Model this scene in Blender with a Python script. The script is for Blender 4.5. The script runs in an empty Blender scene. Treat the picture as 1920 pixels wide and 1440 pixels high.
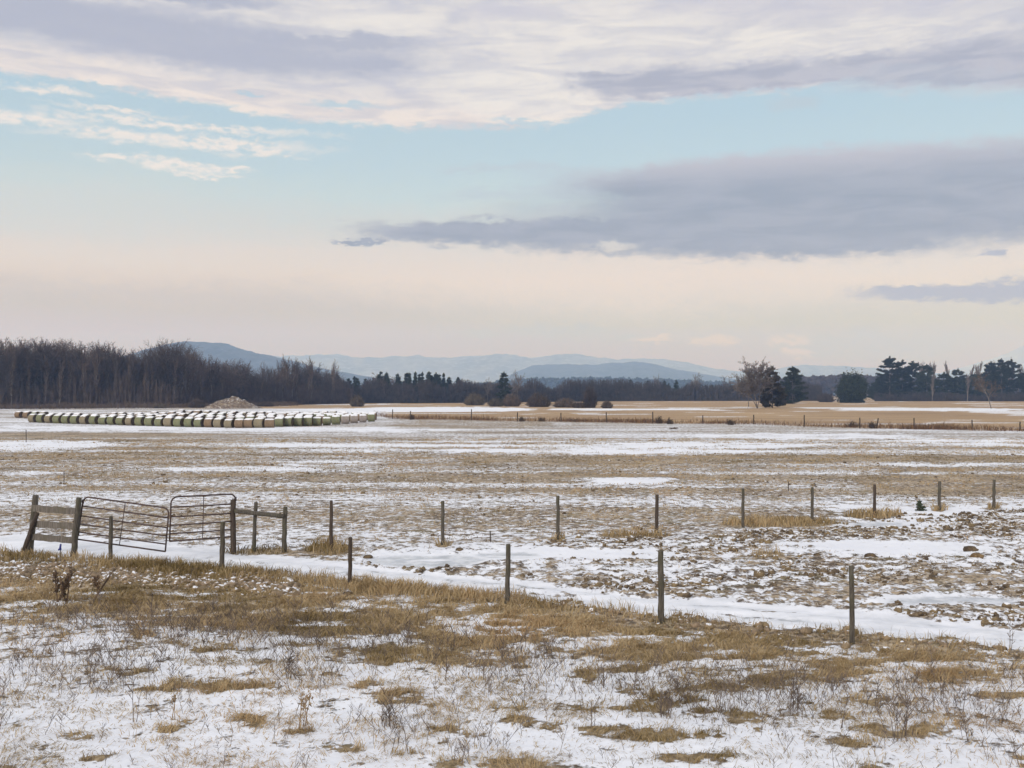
import bpy, math, random
import numpy as np
from mathutils import Vector, Matrix

random.seed(7)
RNG = np.random.default_rng(11)
C = bpy.context.scene.collection
SC = bpy.context.scene
R = math.radians

# ------------------------------------------------------------------ layout
CAM_H, FPX, CX, HZ = 4.3, 1866.7, 960.0, 738.0


def dist(py):
    return CAM_H * FPX / (py - HZ)


def at(px, py, d=None):
    """ground point seen at a photo pixel (or the point on that ray at distance d)"""
    if d is None:
        d = dist(py)
        return Vector(((px - CX) / FPX * d, d, 0.0))
    return Vector(((px - CX) / FPX * d, d, CAM_H - (py - HZ) / FPX * d))


# ------------------------------------------------------------------ numpy noise
def _hash(ix, iy, seed):
    h = (ix.astype(np.int64) * 374761393 + iy.astype(np.int64) * 668265263 + seed * 974634777) & 0xFFFFFFFF
    h = ((h ^ (h >> 13)) * 1274126177) & 0xFFFFFFFF
    h = h ^ (h >> 16)
    return (h & 0xFFFFFF) / float(0xFFFFFF)


def vnoise(x, y, seed=0):
    ix = np.floor(x); iy = np.floor(y)
    fx = x - ix; fy = y - iy
    fx = fx * fx * (3 - 2 * fx); fy = fy * fy * (3 - 2 * fy)
    a = _hash(ix, iy, seed); b = _hash(ix + 1, iy, seed)
    c = _hash(ix, iy + 1, seed); d = _hash(ix + 1, iy + 1, seed)
    return (a * (1 - fx) + b * fx) * (1 - fy) + (c * (1 - fx) + d * fx) * fy


def fbm(x, y, wl, oct=4, seed=0, rough=0.5):
    s = 0.0; a = 1.0; t = 0.0; k = 1.0 / wl
    ca, sa = math.cos(0.6), math.sin(0.6)
    for i in range(oct):
        s = s + a * vnoise(x * k + 17.3 * i, y * k - 9.1 * i, seed + i)
        t += a; a *= rough; k *= 2.03
        x, y = x * ca - y * sa, x * sa + y * ca
    return s / t


def sstep(a, b, v):
    t = np.clip((v - a) / (b - a), 0, 1)
    return t * t * (3 - 2 * t)


def gz(x, y):
    """broad lie of the land, metres"""
    x = np.asarray(x, float); y = np.asarray(y, float)
    near = 0.10 * (fbm(x, y, 9.0, 3, 3) - 0.5) * sstep(3, 9, y)
    far = 0.6 * (fbm(x, y, 60.0, 2, 5) - 0.5) * sstep(60, 160, y) * (1 - sstep(900, 1500, y)) * 0.35
    return near + far


def gzf(x, y):
    return float(gz(np.array([x]), np.array([y]))[0])


def ground_at(px, py):
    p = at(px, py)
    p.z = gzf(p.x, p.y)
    return p


# ------------------------------------------------------------------ zone masks (each zone drawn once over the plan of the field)
def lin(px, pts):
    xs = [p[0] for p in pts]; ys = [p[1] for p in pts]
    return np.interp(px, xs, ys)


TRACK_TOP = [(-600, 985), (0, 1004), (150, 1010), (300, 1018), (420, 1030), (520, 1044), (650, 1058), (800, 1074), (950, 1089), (1100, 1104), (1240, 1120), (1420, 1135), (1600, 1150), (1760, 1164), (1920, 1178), (2500, 1222)]
TRACK_BOT = [(-600, 1010), (0, 1032), (120, 1042), (230, 1052), (415, 1066), (560, 1080), (657, 1088), (800, 1100), (950, 1114), (1100, 1132), (1240, 1150), (1420, 1168), (1597, 1184), (1760, 1200), (1920, 1214), (2500, 1262)]
BAND_BOT = [(-600, 1100), (0, 1140), (250, 1160), (500, 1178), (700, 1196), (900, 1222), (1100, 1240), (1300, 1258), (1500, 1272), (1700, 1284), (1920, 1296), (2500, 1330)]
FARLINE = [(-600, 762), (0, 762), (300, 763), (560, 768), (700, 776), (730, 784), (884, 787), (1050, 790), (1224, 793), (1413, 796), (1612, 802), (1823, 807), (1920, 809), (2500, 820)]
BACKLINE = [(-600, 985), (300, 1030), (540, 1036), (620, 1034), (830, 1023), (1045, 1013), (1230, 1003), (1393, 990), (1523, 980), (1640, 970), (1762, 957), (1863, 953), (2500, 915)]


def blob(px, py, x0, y0, rx, ry, wob, k=0.5):
    d = np.sqrt(((px - x0) / rx) ** 2 + ((py - y0) / ry) ** 2) + (wob - 0.5) * k
    return 1 - sstep(0.8, 1.15, d)


def zones(x, y):
    yy = np.maximum(y, 2.0)
    px = CX + FPX * x / yy
    py = HZ + CAM_H * FPX / yy
    w1 = fbm(x, y, 2.2, 4, 21)
    w2 = fbm(x, y, 0.55, 3, 31)
    w3 = fbm(x, y, 7.0, 3, 41)
    streak = fbm(x * 0.18, y * 0.9, 3.2, 4, 51)
    dy = py - HZ
    wob = (w1 - 0.5) * 0.05 * dy + (w2 - 0.5) * 0.035 * dy
    pyw = py + wob
    ttop, tbot = lin(px, TRACK_TOP), lin(px, TRACK_BOT)
    bbot = lin(px, BAND_BOT); farl = lin(px, FARLINE)
    # --- field beyond the track
    w4 = fbm(x, y, 16.0, 3, 45)
    rows = fbm(x * 0.06, y * 1.0 + x * .05, 2.6, 4, 55)
    brk = .25 + .75 * sstep(.36, .60, fbm(x * .5, y * 1.2, 1.3, 4, 57))
    snow = 0.495 + 0.36 * (streak - 0.5) + 0.16 * (w4 - 0.5) + .62 * (rows - .5)
    grass = np.zeros_like(x)         # ochre grass cover
    clod = 0.45 + 0.5 * (w3 - 0.3)   # relief of broken ground
    clod = clod * sstep(760, 900, py)
    ice = np.zeros_like(x)
    tan = np.zeros_like(x)           # plain straw field
    # broken ground inside the fences
    inner = sstep(0, 12, py - lin(px, BACKLINE)) * (1 - sstep(-4, 4, pyw - ttop)) * sstep(560, 760, px)
    snow = snow * (1 - inner) + inner * (0.60 + 0.6 * (w3 - 0.5))
    clod = np.maximum(clod, inner * 1.0)
    S = lambda *a, **k: blob(px, py, *a, wob=w1, **k)
    for (x0, y0, rx, ry, amt) in [
            (40, 834, 190, 9, .55), (300, 806, 520, 7, .30), (620, 868, 110, 5, .45), (420, 880, 160, 4, .25), (1170, 901, 100, 6, .45),
            (1300, 836, 230, 7, .35), (1120, 846, 260, 6, .4), (1540, 818, 200, 6, .35), (1850, 830, 220, 7, .3), (1750, 868, 170, 8, .25),
            (700, 838, 260, 8, .2), (60, 890, 60, 6, .3), (1600, 955, 60, 7, .35), (1850, 960, 190, 11, .4), (1700, 975, 170, 8, .4),
            (20, 990, 160, 25, .1), (860, 1042, 200, 14, .45), (1110, 1043, 190, 10, .5), (1640, 1030, 190, 13, .6), (760, 1048, 110, 16, .5),
            (560, 1026, 130, 10, .2), (1430, 1072, 200, 12, .1), (1660, 985, 160, 7, .5), (1760, 1125, 160, 10, .25), (1900, 940, 60, 5, .2)]:
        sm = S(x0, y0, rx, ry, k=1.1) * (brk if amt < .5 else .4 + .6 * brk)
        snow = np.maximum(snow, snow + (np.minimum(snow + amt, .92) - snow) * sm)
    for (x0, y0, rx, ry) in [(790, 1052, 120, 12), (1780, 1127, 130, 8), (1650, 984, 70, 5), (340, 1052, 60, 6), (950, 1044, 60, 6)]:
        m = S(x0, y0, rx, ry, k=.9)
        ice = np.maximum(ice, m)
    clod = clod * (1 - ice) * (1 - 0.8 * sstep(.75, .95, snow))
    for (x0, y0, rx, ry, amt) in [(1390, 862, 600, 9, .28), (1130, 890, 140, 5, .3), (1820, 905, 200, 22, .25), (300, 845, 300, 10, .12), (880, 795, 160, 9, .2), (120, 815, 260, 5, .3), (480, 842, 300, 5, .12)]:
        snow = snow - amt * S(x0, y0, rx, ry, k=1.1) * (.4 + .6 * brk)
    # grassy verge under the back fence
    for (x0, y0, rx, ry, a) in [(1470, 982, 110, 8, .9), (1640, 968, 55, 7, .8), (1190, 1006, 60, 4, .8), (615, 1032, 45, 12, 1), (480, 1037, 70, 5, .6), (1440, 1044, 30, 5, .4)]:
        grass = np.maximum(grass, a * S(x0, y0, rx, ry))
    for (x0, y0) in [(830, 1024), (1046, 1014), (1761, 957), (1863, 954), (476, 1037), (437, 1038)]:
        grass = np.maximum(grass, .8 * S(x0, y0, 14, 3.5, k=.6))
    # straw field beyond the far fence, with streaks of snow
    tan = 1 - sstep(-1.5, 1.5, py - farl)
    ts = 0.10 + 0.9 * sstep(.56, .72, streak) * .5
    for (x0, y0, rx, ry, a) in [(820, 768, 190, 5, 1), (1180, 768, 190, 1.6, .8), (1750, 768, 190, 3.6, .75), (1590, 765, 120, 1.5, .7), (1900, 773, 90, 3, .6), (1330, 765, 120, 1.3, .5), (1870, 757, 100, 1.2, .4)]:
        ts = np.maximum(ts, a * S(x0, y0, rx, ry, k=.35))
    left = 1 - sstep(680, 760, px)
    ts = np.maximum(ts, left * sstep(764, 768, py))
    snow = snow * (1 - tan) + ts * tan
    clod = clod * (1 - tan)
    # snowy track
    tr = sstep(-3, 4, pyw - ttop) * (1 - sstep(-4, 4, pyw - tbot))
    tt = (pyw - ttop) / np.maximum(tbot - ttop, 1)
    ruts = np.maximum(np.exp(-((tt - .32) / .07) ** 2), np.exp(-((tt - .68) / .07) ** 2)) * sstep(.35, .6, fbm(x, y, 2.5, 4, 91)) * sstep(450, 700, px)
    snow = snow * (1 - tr) + tr * (1.0 - .55 * ruts + .45 * (w2 - .5) - .22 * np.exp(-((tt - .5) / .06) ** 2))
    ice = np.maximum(ice, tr * (.38 + .55 * ruts))
    clod = clod * (1 - .95 * tr)
    # foreground
    fg = sstep(-2, 6, pyw - tbot)
    u = np.clip((py - tbot) / np.maximum(bbot - tbot, 1), 0, 3)
    band = sstep(0.0, .10, u) * (1 - sstep(.82, 1.25, u + (w3 - .5) * .9))
    right_open = sstep(850, 1250, px) * (1 - sstep(.18, .38, u)) * sstep(0, .05, u)
    hole = sstep(.43, .56, fbm(x * .8, y * 1.6, .9, 5, 61, .70)) * 1.0
    rubble = blob(px, py, 230, 1086, 330, 20, w1, k=.5)
    bg = band * (1 - .92 * hole) * (1 - .92 * right_open) * (1 - .85 * rubble)
    low = fg * (1 - sstep(.7, 1.2, u * 0 + band * 2))
    ff = fbm(x, y * 1.25, .55, 5, 65, .68)
    spots = sstep(.58, .72, .55 * fbm(x * 1.0, y * 1.5, 1.0, 3, 71) + .45 * ff) * (.3 + .7 * sstep(.42, .6, w3))
    strip = sstep(.54, .68, .5 * fbm(x * 0.45, y * 1.8, 1.6, 4, 81) + .5 * ff) * (1 - sstep(1.1, 1.9, u)) * .9
    lowg = np.maximum(spots, strip * .8)
    g = np.maximum(bg, (1 - band) * lowg)
    for (x0, y0, rx, ry) in [(745, 1308, 62, 20), (465, 1352, 40, 16), (1700, 1372, 110, 18), (1240, 1382, 110, 18), (1330, 1382, 50, 14), (60, 1228, 45, 12), (1600, 1395, 60, 12),
                             (150, 1382, 40, 9), (980, 1358, 26, 9), (1120, 1330, 70, 9), (720, 1240, 40, 10), (640, 1408, 60, 9), (560, 1372, 40, 8), (1900, 1305, 90, 10), (1280, 1312, 60, 9), (1310, 1425, 110, 12)]:
        g = np.maximum(g, (1 - sstep(.25, 1.35, np.hypot((px - x0) / rx, (py - y0) / ry))) * sstep(.42, .60, ff + .08))
    grass = grass * (1 - fg) + g * fg
    snow = snow * (1 - fg) + fg * (0.77 + .5 * (w3 - .5) + .45 * (w2 - .5) - .40 * rubble - .34 * right_open * band - .10 * sstep(1.9, .9, u))
    clod = clod * (1 - fg) + fg * (.16 + .6 * rubble + .5 * right_open * band)
    ice = ice * (1 - fg)
    tan = tan * (1 - fg)
    return dict(px=px, py=py, snow=np.clip(snow, -.3, 1.3), grass=np.clip(grass, 0, 1), clod=np.clip(clod, 0, 1.2),
                ice=np.clip(ice, 0, 1), tan=np.clip(tan, 0, 1), track=tr, fg=fg, u=u, inner=inner)


def micro(x, y, z):
    """clods, hoof prints and ruts"""
    m1 = np.abs(fbm(x, y, .62, 2, 101) - .5) * 2
    m2 = np.abs(fbm(x, y, .27, 2, 111) - .5) * 2
    m3 = fbm(x, y, .11, 2, 121)
    h = (1 - m1) * .5 + (1 - m2) * .35 + m3 * .3 - .55
    amp = (.10 + .05 * z['inner']) * z['clod'] + .012
    rut = -0.03 * z['track'] * sstep(.45, .7, np.sin((z['py'] - lin(z['px'], TRACK_TOP)) / np.maximum(lin(z['px'], TRACK_BOT) - lin(z['px'], TRACK_TOP), 1) * 12.5) * .5 + .5)
    return h * amp * (1 - .9 * z['ice']) + rut + z['grass'] * .03 * (m1 + m3 - .6), h


# ------------------------------------------------------------------ object helpers
def npmesh(name, V, F, mats=(), smooth=False, fmat=None, attrs=None):
    """V (n,3); F list of (m,k) index arrays"""
    me = bpy.data.meshes.new(name)
    V = np.asarray(V, np.float32)
    F = [np.asarray(f, np.int32) for f in F if len(f)]
    loops = np.concatenate([f.ravel() for f in F])
    counts = np.concatenate([np.full(len(f), f.shape[1], np.int32) for f in F])
    starts = np.concatenate([[0], np.cumsum(counts)[:-1]]).astype(np.int32)
    me.vertices.add(len(V)); me.vertices.foreach_set('co', V.ravel())
    me.loops.add(len(loops)); me.loops.foreach_set('vertex_index', loops)
    me.polygons.add(len(counts)); me.polygons.foreach_set('loop_start', starts); me.polygons.foreach_set('loop_total', counts)
    if fmat is not None:
        me.polygons.foreach_set('material_index', np.asarray(fmat, np.int32))
    me.polygons.foreach_set('use_smooth', np.full(len(counts), smooth, bool))
    for m in mats:
        me.materials.append(m)
    for k, a in (attrs or {}).items():
        at_ = me.attributes.new(k, 'FLOAT', 'POINT')
        at_.data.foreach_set('value', np.asarray(a, np.float32))
    me.update(calc_edges=True)
    return me


def link(name, me, parent=None, loc=None):
    o = bpy.data.objects.new(name, me)
    C.objects.link(o)
    if parent is not None:
        o.parent = parent
    if loc is not None:
        o.location = loc
    return o


def tag(o, label=None, cat=None, group=None, kind=None):
    if label: o['label'] = label
    if cat: o['category'] = cat
    if group: o['group'] = group
    if kind: o['kind'] = kind
    return o


def thing(name, label, cat, loc=(0, 0, 0), rz=0.0, group=None):
    o = bpy.data.objects.new(name, None)
    C.objects.link(o)
    o.location = loc
    o.rotation_euler = (0, 0, rz)
    o.empty_display_size = .3
    return tag(o, label, cat, group)


class MB:
    """collects shapes of one part"""
    def __init__(s):
        s.v = []; s.f3 = []; s.f4 = []; s.n = 0

    def add(s, V, f3=None, f4=None):
        V = np.asarray(V, float)
        if f3 is not None and len(f3): s.f3.append(np.asarray(f3) + s.n)
        if f4 is not None and len(f4): s.f4.append(np.asarray(f4) + s.n)
        s.v.append(V); s.n += len(V)

    def tube(s, pts, rad, n=8, cap=True):
        pts = np.asarray([tuple(p) for p in pts], float); m = len(pts)
        rad = np.full(m, rad, float) if np.isscalar(rad) else np.asarray(rad, float)
        T = np.gradient(pts, axis=0); T /= np.linalg.norm(T, axis=1)[:, None] + 1e-12
        up = np.array([0., 0., 1.]) if abs(T[0][2]) < .9 else np.array([1., 0., 0.])
        V = []
        Np = None
        for i in range(m):
            a = up if Np is None else Np
            N = a - T[i] * a.dot(T[i]); N /= np.linalg.norm(N) + 1e-12
            B = np.cross(T[i], N); Np = N
            th = np.arange(n) * 2 * np.pi / n
            V.append(pts[i] + rad[i] * (np.cos(th)[:, None] * N + np.sin(th)[:, None] * B))
        V = np.concatenate(V)
        q = []
        for i in range(m - 1):
            for k in range(n):
                q.append((i * n + k, i * n + (k + 1) % n, (i + 1) * n + (k + 1) % n, (i + 1) * n + k))
        f3 = []
        if cap:
            V = np.concatenate([V, pts[:1], pts[-1:]])
            c0, c1 = m * n, m * n + 1
            for k in range(n):
                f3.append((c0, (k + 1) % n, k)); f3.append((c1, (m - 1) * n + k, (m - 1) * n + (k + 1) % n))
        s.add(V, f3, q)

    def mesh(s, name, mat, smooth=True):
        F = []
        if s.f3: F.append(np.concatenate(s.f3))
        if s.f4: F.append(np.concatenate(s.f4))
        return npmesh(name, np.concatenate(s.v), F, [mat], smooth)

    def obj(s, name, mat, parent=None, smooth=True, loc=None):
        return link(name, s.mesh(name, mat, smooth), parent, loc)


# ------------------------------------------------------------------ node helper
class NT:
    def __init__(s, tree):
        s.t = tree; s.n = tree.nodes; s.l = tree.links

    def new(s, typ, **kw):
        nd = s.n.new(typ)
        for k, v in kw.items(): setattr(nd, k, v)
        return nd

    def put(s, sock, v):
        if isinstance(v, bpy.types.NodeSocket): s.l.new(v, sock)
        else: sock.default_value = v

    def math(s, op, a, b=None, c=None, clamp=False):
        nd = s.new('ShaderNodeMath', operation=op, use_clamp=clamp)
        s.put(nd.inputs[0], a)
        if b is not None: s.put(nd.inputs[1], b)
        if c is not None: s.put(nd.inputs[2], c)
        return nd.outputs[0]

    def vmath(s, op, a, b=None, scale=None):
        nd = s.new('ShaderNodeVectorMath', operation=op)
        s.put(nd.inputs[0], a)
        if b is not None: s.put(nd.inputs[1], b)
        if scale is not None: s.put(nd.inputs['Scale'], scale)
        return nd.outputs[0]

    def noise(s, vec, scale, detail=4, rough=.55, out='Fac', dist=0.0):
        nd = s.new('ShaderNodeTexNoise')
        if vec is not None: s.put(nd.inputs['Vector'], vec)
        nd.inputs['Scale'].default_value = scale; nd.inputs['Detail'].default_value = detail
        nd.inputs['Roughness'].default_value = rough; nd.inputs['Distortion'].default_value = dist
        return nd.outputs[out]

    def rng(s, v, a, b, c=0.0, d=1.0, smooth=True):
        nd = s.new('ShaderNodeMapRange', interpolation_type='SMOOTHSTEP' if smooth else 'LINEAR')
        s.put(nd.inputs[0], v)
        for i, k in enumerate((a, b, c, d)): s.put(nd.inputs[1 + i], k)
        return nd.outputs[0]

    def mix(s, f, a, b, mode='MIX'):
        nd = s.new('ShaderNodeMix', data_type='RGBA', blend_type=mode)
        s.put(nd.inputs[0], f)
        for sock, v in ((nd.inputs[6], a), (nd.inputs[7], b)):
            s.put(sock, v if isinstance(v, bpy.types.NodeSocket) else (*v, 1.0) if len(v) == 3 else v)
        return nd.outputs[2]

    def attr(s, name, out='Fac'):
        return s.new('ShaderNodeAttribute', attribute_name=name).outputs[out]

    def ramp(s, f, stops, interp='LINEAR'):
        nd = s.new('ShaderNodeValToRGB'); cr = nd.color_ramp; cr.interpolation = interp
        while len(cr.elements) > 1: cr.elements.remove(cr.elements[-1])
        for i, (p, c) in enumerate(stops):
            e = cr.elements[0] if i == 0 else cr.elements.new(p)
            e.position = p; e.color = (*c, 1.0)
        s.put(nd.inputs[0], f)
        return nd.outputs[0]

    def scaled(s, vec, sx, sy, sz):
        return s.vmath('MULTIPLY', vec, (sx, sy, sz))


def material(name):
    m = bpy.data.materials.new(name); m.use_nodes = True
    nt = NT(m.node_tree); m.node_tree.nodes.clear()
    out = nt.new('ShaderNodeOutputMaterial'); bs = nt.new('ShaderNodeBsdfPrincipled')
    nt.l.new(bs.outputs[0], out.inputs[0])
    bs.inputs['Specular IOR Level'].default_value = .25
    return m, nt, bs, out


def bump(nt, bs, h, strength=.5, d=.02):
    b = nt.new('ShaderNodeBump'); b.inputs['Strength'].default_value = strength; b.inputs['Distance'].default_value = d
    nt.put(b.inputs['Height'], h); nt.l.new(b.outputs[0], bs.inputs['Normal'])


def noisy(name, c1, c2, scale=3.0, c3=None, rough=.9, detail=4, coord='Object', strength=0.0, rnd=0.0, lo=.35, hi=.65):
    m, nt, bs, _ = material(name)
    tc = nt.new('ShaderNodeTexCoord').outputs['Object'] if coord == 'Object' else nt.new('ShaderNodeNewGeometry').outputs['Position']
    n = nt.noise(tc, scale, detail)
    col = nt.mix(nt.rng(n, lo, hi), c1, c2)
    if c3: col = nt.mix(nt.rng(nt.noise(tc, scale * 3.7, detail), .5, .7), col, c3)
    if rnd:
        oi = nt.new('ShaderNodeObjectInfo').outputs['Random']
        hs = nt.new('ShaderNodeHueSaturation'); nt.put(hs.inputs['Color'], col)
        nt.put(hs.inputs['Value'], nt.math('ADD', nt.math('MULTIPLY', oi, rnd * 2), 1 - rnd))
        col = hs.outputs[0]
    nt.put(bs.inputs['Base Color'], col); bs.inputs['Roughness'].default_value = rough
    if strength: bump(nt, bs, n, strength)
    return m


# ------------------------------------------------------------------ ground
SNOW = (.75, .76, .80)


def ground_material():
    m, nt, bs, _ = material('snowy_pasture')
    pos = nt.new('ShaderNodeNewGeometry').outputs['Position']
    sn, gr, ic, tn, hg = (nt.attr(k) for k in ('snow', 'grass', 'ice', 'tan', 'relief'))
    nA = nt.noise(pos, 2.6, 8, .68)
    nB = nt.noise(pos, .33, 4)
    nC = nt.noise(pos, 11.0, 5, .65)
    nS = nt.noise(nt.scaled(pos, .22, 1.3, 1), 1.1, 5, .6)
    v = nt.math('ADD', sn, nt.math('MULTIPLY', nt.math('SUBTRACT', nA, .5), 1.9))
    v = nt.math('ADD', v, nt.math('MULTIPLY', nt.math('SUBTRACT', nC, .5), 1.0))
    v = nt.math('ADD', v, nt.math('MULTIPLY', nt.math('SUBTRACT', nS, .5), .5))
    v = nt.math('SUBTRACT', v, nt.math('MULTIPLY', hg, .55))
    v = nt.math('SUBTRACT', v, nt.math('MULTIPLY', gr, .62))
    cover = nt.rng(v, .40, .60)
    # bare ground: straw, dead grass, soil
    straw = nt.mix(nt.rng(nC, .4, .65), (.36, .275, .185), (.53, .44, .325))
    soil = nt.mix(nt.rng(nA, .4, .6), (.085, .062, .045), (.23, .17, .115))
    veg = nt.mix(nt.rng(nt.math('ADD', nt.math('MULTIPLY', nt.noise(pos, 5.2, 5, .6), .7), nt.math('MULTIPLY', nB, .3)), .40, .58), soil, straw)
    veg = nt.mix(nt.math('MULTIPLY', nt.rng(nt.noise(pos, .8, 3), .5, .7), .45), veg, (.17, .145, .06))
    veg = nt.mix(nt.math('MULTIPLY', nt.rng(nt.noise(pos, 4.3, 3, .6), .56, .64), .75), veg, (.06, .045, .033))
    och = nt.mix(nt.rng(nC, .35, .65), (.16, .115, .06), (.36, .27, .155))
    veg = nt.mix(nt.math('MULTIPLY', gr, .85), veg, och)
    tcol = nt.mix(nt.rng(nt.noise(nt.scaled(pos, .05, .5, 1), .6, 5, .6), .38, .62), (.26, .165, .083), (.45, .312, .172))
    tcol = nt.mix(nt.math('MULTIPLY', nt.rng(nA, .45, .6), .5), tcol, (.2, .13, .07))
    veg = nt.mix(tn, veg, tcol)
    snowc = nt.mix(nt.rng(nB, .35, .65), SNOW, (.70, .71, .755))
    col = nt.mix(cover, veg, snowc)
    icec = nt.mix(nt.rng(nA, .4, .62), (.40, .42, .45), (.62, .63, .66))
    icef = nt.math('MULTIPLY', ic, nt.rng(nt.noise(nt.scaled(pos, .5, 1.4, 1), .9, 5), .36, .52))
    col = nt.mix(icef, col, icec)
    nt.put(bs.inputs['Base Color'], col)
    nt.put(bs.inputs['Roughness'], nt.math('SUBTRACT', .85, nt.math('MULTIPLY', icef, .5)))
    hgt = nt.math('ADD', nt.math('MULTIPLY', nA, .8), nt.math('MULTIPLY', nC, .35))
    hgt = nt.math('MULTIPLY', hgt, nt.math('SUBTRACT', 1.0, nt.math('MULTIPLY', icef, .9)))
    hgt = nt.math('MULTIPLY', hgt, nt.math('SUBTRACT', 1.0, nt.math('MULTIPLY', cover, .6)))
    bump(nt, bs, hgt, .8, .09)
    return m


def build_ground():
    core = np.linspace(-.66, .66, 860)
    side = (np.linspace(0, 1, 22)[1:]) ** 2.2
    dys = np.concatenate([np.arange(1150, 60, -1.75), np.geomspace(60, .66, 95)])
    ds = np.concatenate([[-150, -60, -20, -5, 0, 3.5, 5.5], CAM_H * FPX / dys])
    rows = []
    for d in ds:
        s = max(d, 6.0)
        c = core * s; e = .66 * s
        lim = 8500.0
        rt = e + side * (lim - e)
        rows.append(np.concatenate([-rt[::-1], c, rt]))
    X = np.array(rows); Y = np.repeat(ds[:, None], X.shape[1], 1)
    x, y = X.ravel(), Y.ravel()
    z = zones(x, y)
    mz, h = micro(x, y, z)
    core_m = (np.abs(x) < .66 * np.maximum(y, 6) * 1.001) & (y > 6)
    Z = gz(x, y) + np.where(core_m, mz, 0) * (1 - sstep(90, 200, y))
    nr, nc = X.shape
    i = np.arange(nr - 1)[:, None] * nc + np.arange(nc - 1)[None]
    F = np.stack([i, i + 1, i + nc + 1, i + nc], -1).reshape(-1, 4)
    me = npmesh('ground', np.stack([x, y, Z], 1), [F], [ground_material()], True,
                attrs=dict(snow=z['snow'], grass=z['grass'], ice=z['ice'], tan=z['tan'], relief=h * np.clip(z['clod'], 0, 1)))
    return tag(link('ground', me), kind='structure')


build_ground()

# ------------------------------------------------------------------ grass and brush
def blade_material(name, cols, rough=.9):
    m, nt, bs, _ = material(name)
    t = nt.attr('tint')
    stops = [(i / (len(cols) - 1), c) for i, c in enumerate(cols)]
    nt.put(bs.inputs['Base Color'], nt.ramp(t, stops)); bs.inputs['Roughness'].default_value = rough
    bs.inputs['Specular IOR Level'].default_value = .1
    return m


def blades(P, H, W, lean, tint, bend=.5, az=None):
    """bent two-piece grass blades; P (n,3)"""
    n = len(P)
    az = RNG.uniform(0, 2 * np.pi, n) if az is None else az
    fa = RNG.uniform(0, 2 * np.pi, n)
    d = np.stack([np.cos(az), np.sin(az), np.zeros(n)], 1)
    s = np.stack([np.cos(fa), np.sin(fa), np.zeros(n)], 1) * (W / 2)[:, None]
    up = np.array([0, 0, 1.0])
    m = P + d * (H * lean * .45)[:, None] + up * (H * .58)[:, None]
    t = P + d * (H * lean * (1 + bend))[:, None] + up * (H * np.clip(1 - .35 * lean * bend * 2, .35, 1))[:, None]
    V = np.stack([P - s, P + s, m + s * .75, m - s * .75, t], 1).reshape(-1, 3)
    b = np.arange(n)[:, None] * 5
    f4 = b + np.array([[0, 1, 2, 3]]); f3 = b + np.array([[3, 2, 4]])
    return V, f3, f4, np.repeat(tint, 5)


def scatter(n, x0, x1, y0, y1):
    """random ground points, even in the wedge of field the photograph covers"""
    yy = np.sqrt(RNG.uniform(y0 ** 2, y1 ** 2, n))
    xx = RNG.uniform(x0, x1, n) * yy
    return xx, yy


GRASS = blade_material('dead_grass', [(.11, .08, .035), (.215, .155, .065), (.32, .232, .122), (.46, .35, .205), (.37, .245, .125)])


def grass_patch(name, n, y0, y1, hfun, wfun, dens, label, thr=.02, lean=(.35, 1.1)):
    x, y = scatter(n, -.60, .60, y0, y1)
    z = zones(x, y)
    p = dens(z, x, y)
    k = RNG.uniform(0, 1, n) < p
    x, y, p = x[k], y[k], p[k]
    n = len(x)
    zz = {q: v[k] for q, v in z.items()}
    mz, _ = micro(x, y, zz)
    P = np.stack([x, y, gz(x, y) + mz - .01], 1)
    cl = fbm(x, y, .8, 3, 201); cl2 = fbm(x, y, 3.5, 2, 211)
    H = hfun(x, y, zz, n) * (.45 + 1.0 * cl)
    tint = np.clip(.56 + (cl2 - .5) * 1.3 + (cl - .5) * .5 + RNG.normal(0, .16, n), 0, 1)
    # tufts lean together
    az = fbm(x, y, .45, 2, 221) * 4 * np.pi + RNG.normal(0, .7, n)
    V, f3, f4, t = blades(P, H, wfun(y, n), RNG.uniform(*lean, n), tint, az=az)
    me = npmesh(name, V, [f3, f4], [GRASS], False, attrs=dict(tint=t))
    return tag(link(name, me), label, 'grass', kind='stuff')


grass_patch('dead_grass', 620000, 10.2, 24.5, lambda x, y, z, n: RNG.uniform(.05, .15, n), lambda y, n: RNG.uniform(.005, .011, n) * np.clip(y / 13, .8, 1.7),
            lambda z, x, y: np.clip(z['fg'] * (.95 * sstep(.15, .85, z['grass']) * (.22 + .78 * sstep(.40, .60, fbm(x, y, .26, 3, 291, .65))) + .018 + .05 * sstep(1.9, .8, z['u'])), 0, 1), 'matted brown and olive dead grass poking out of the snow in the foreground')


def fringe(z, x, y):
    u = z['u']; px = z['px']
    f = z['fg'] * np.exp(-((u - .10) / .09) ** 2) * (.35 + .65 * sstep(.38, .55, fbm(x, y, 1.6, 3, 231)))
    f = f * (1 - .90 * sstep(820, 1100, px)) * (.3 + .7 * sstep(60, 260, px))
    return np.clip(f, 0, 1)


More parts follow.
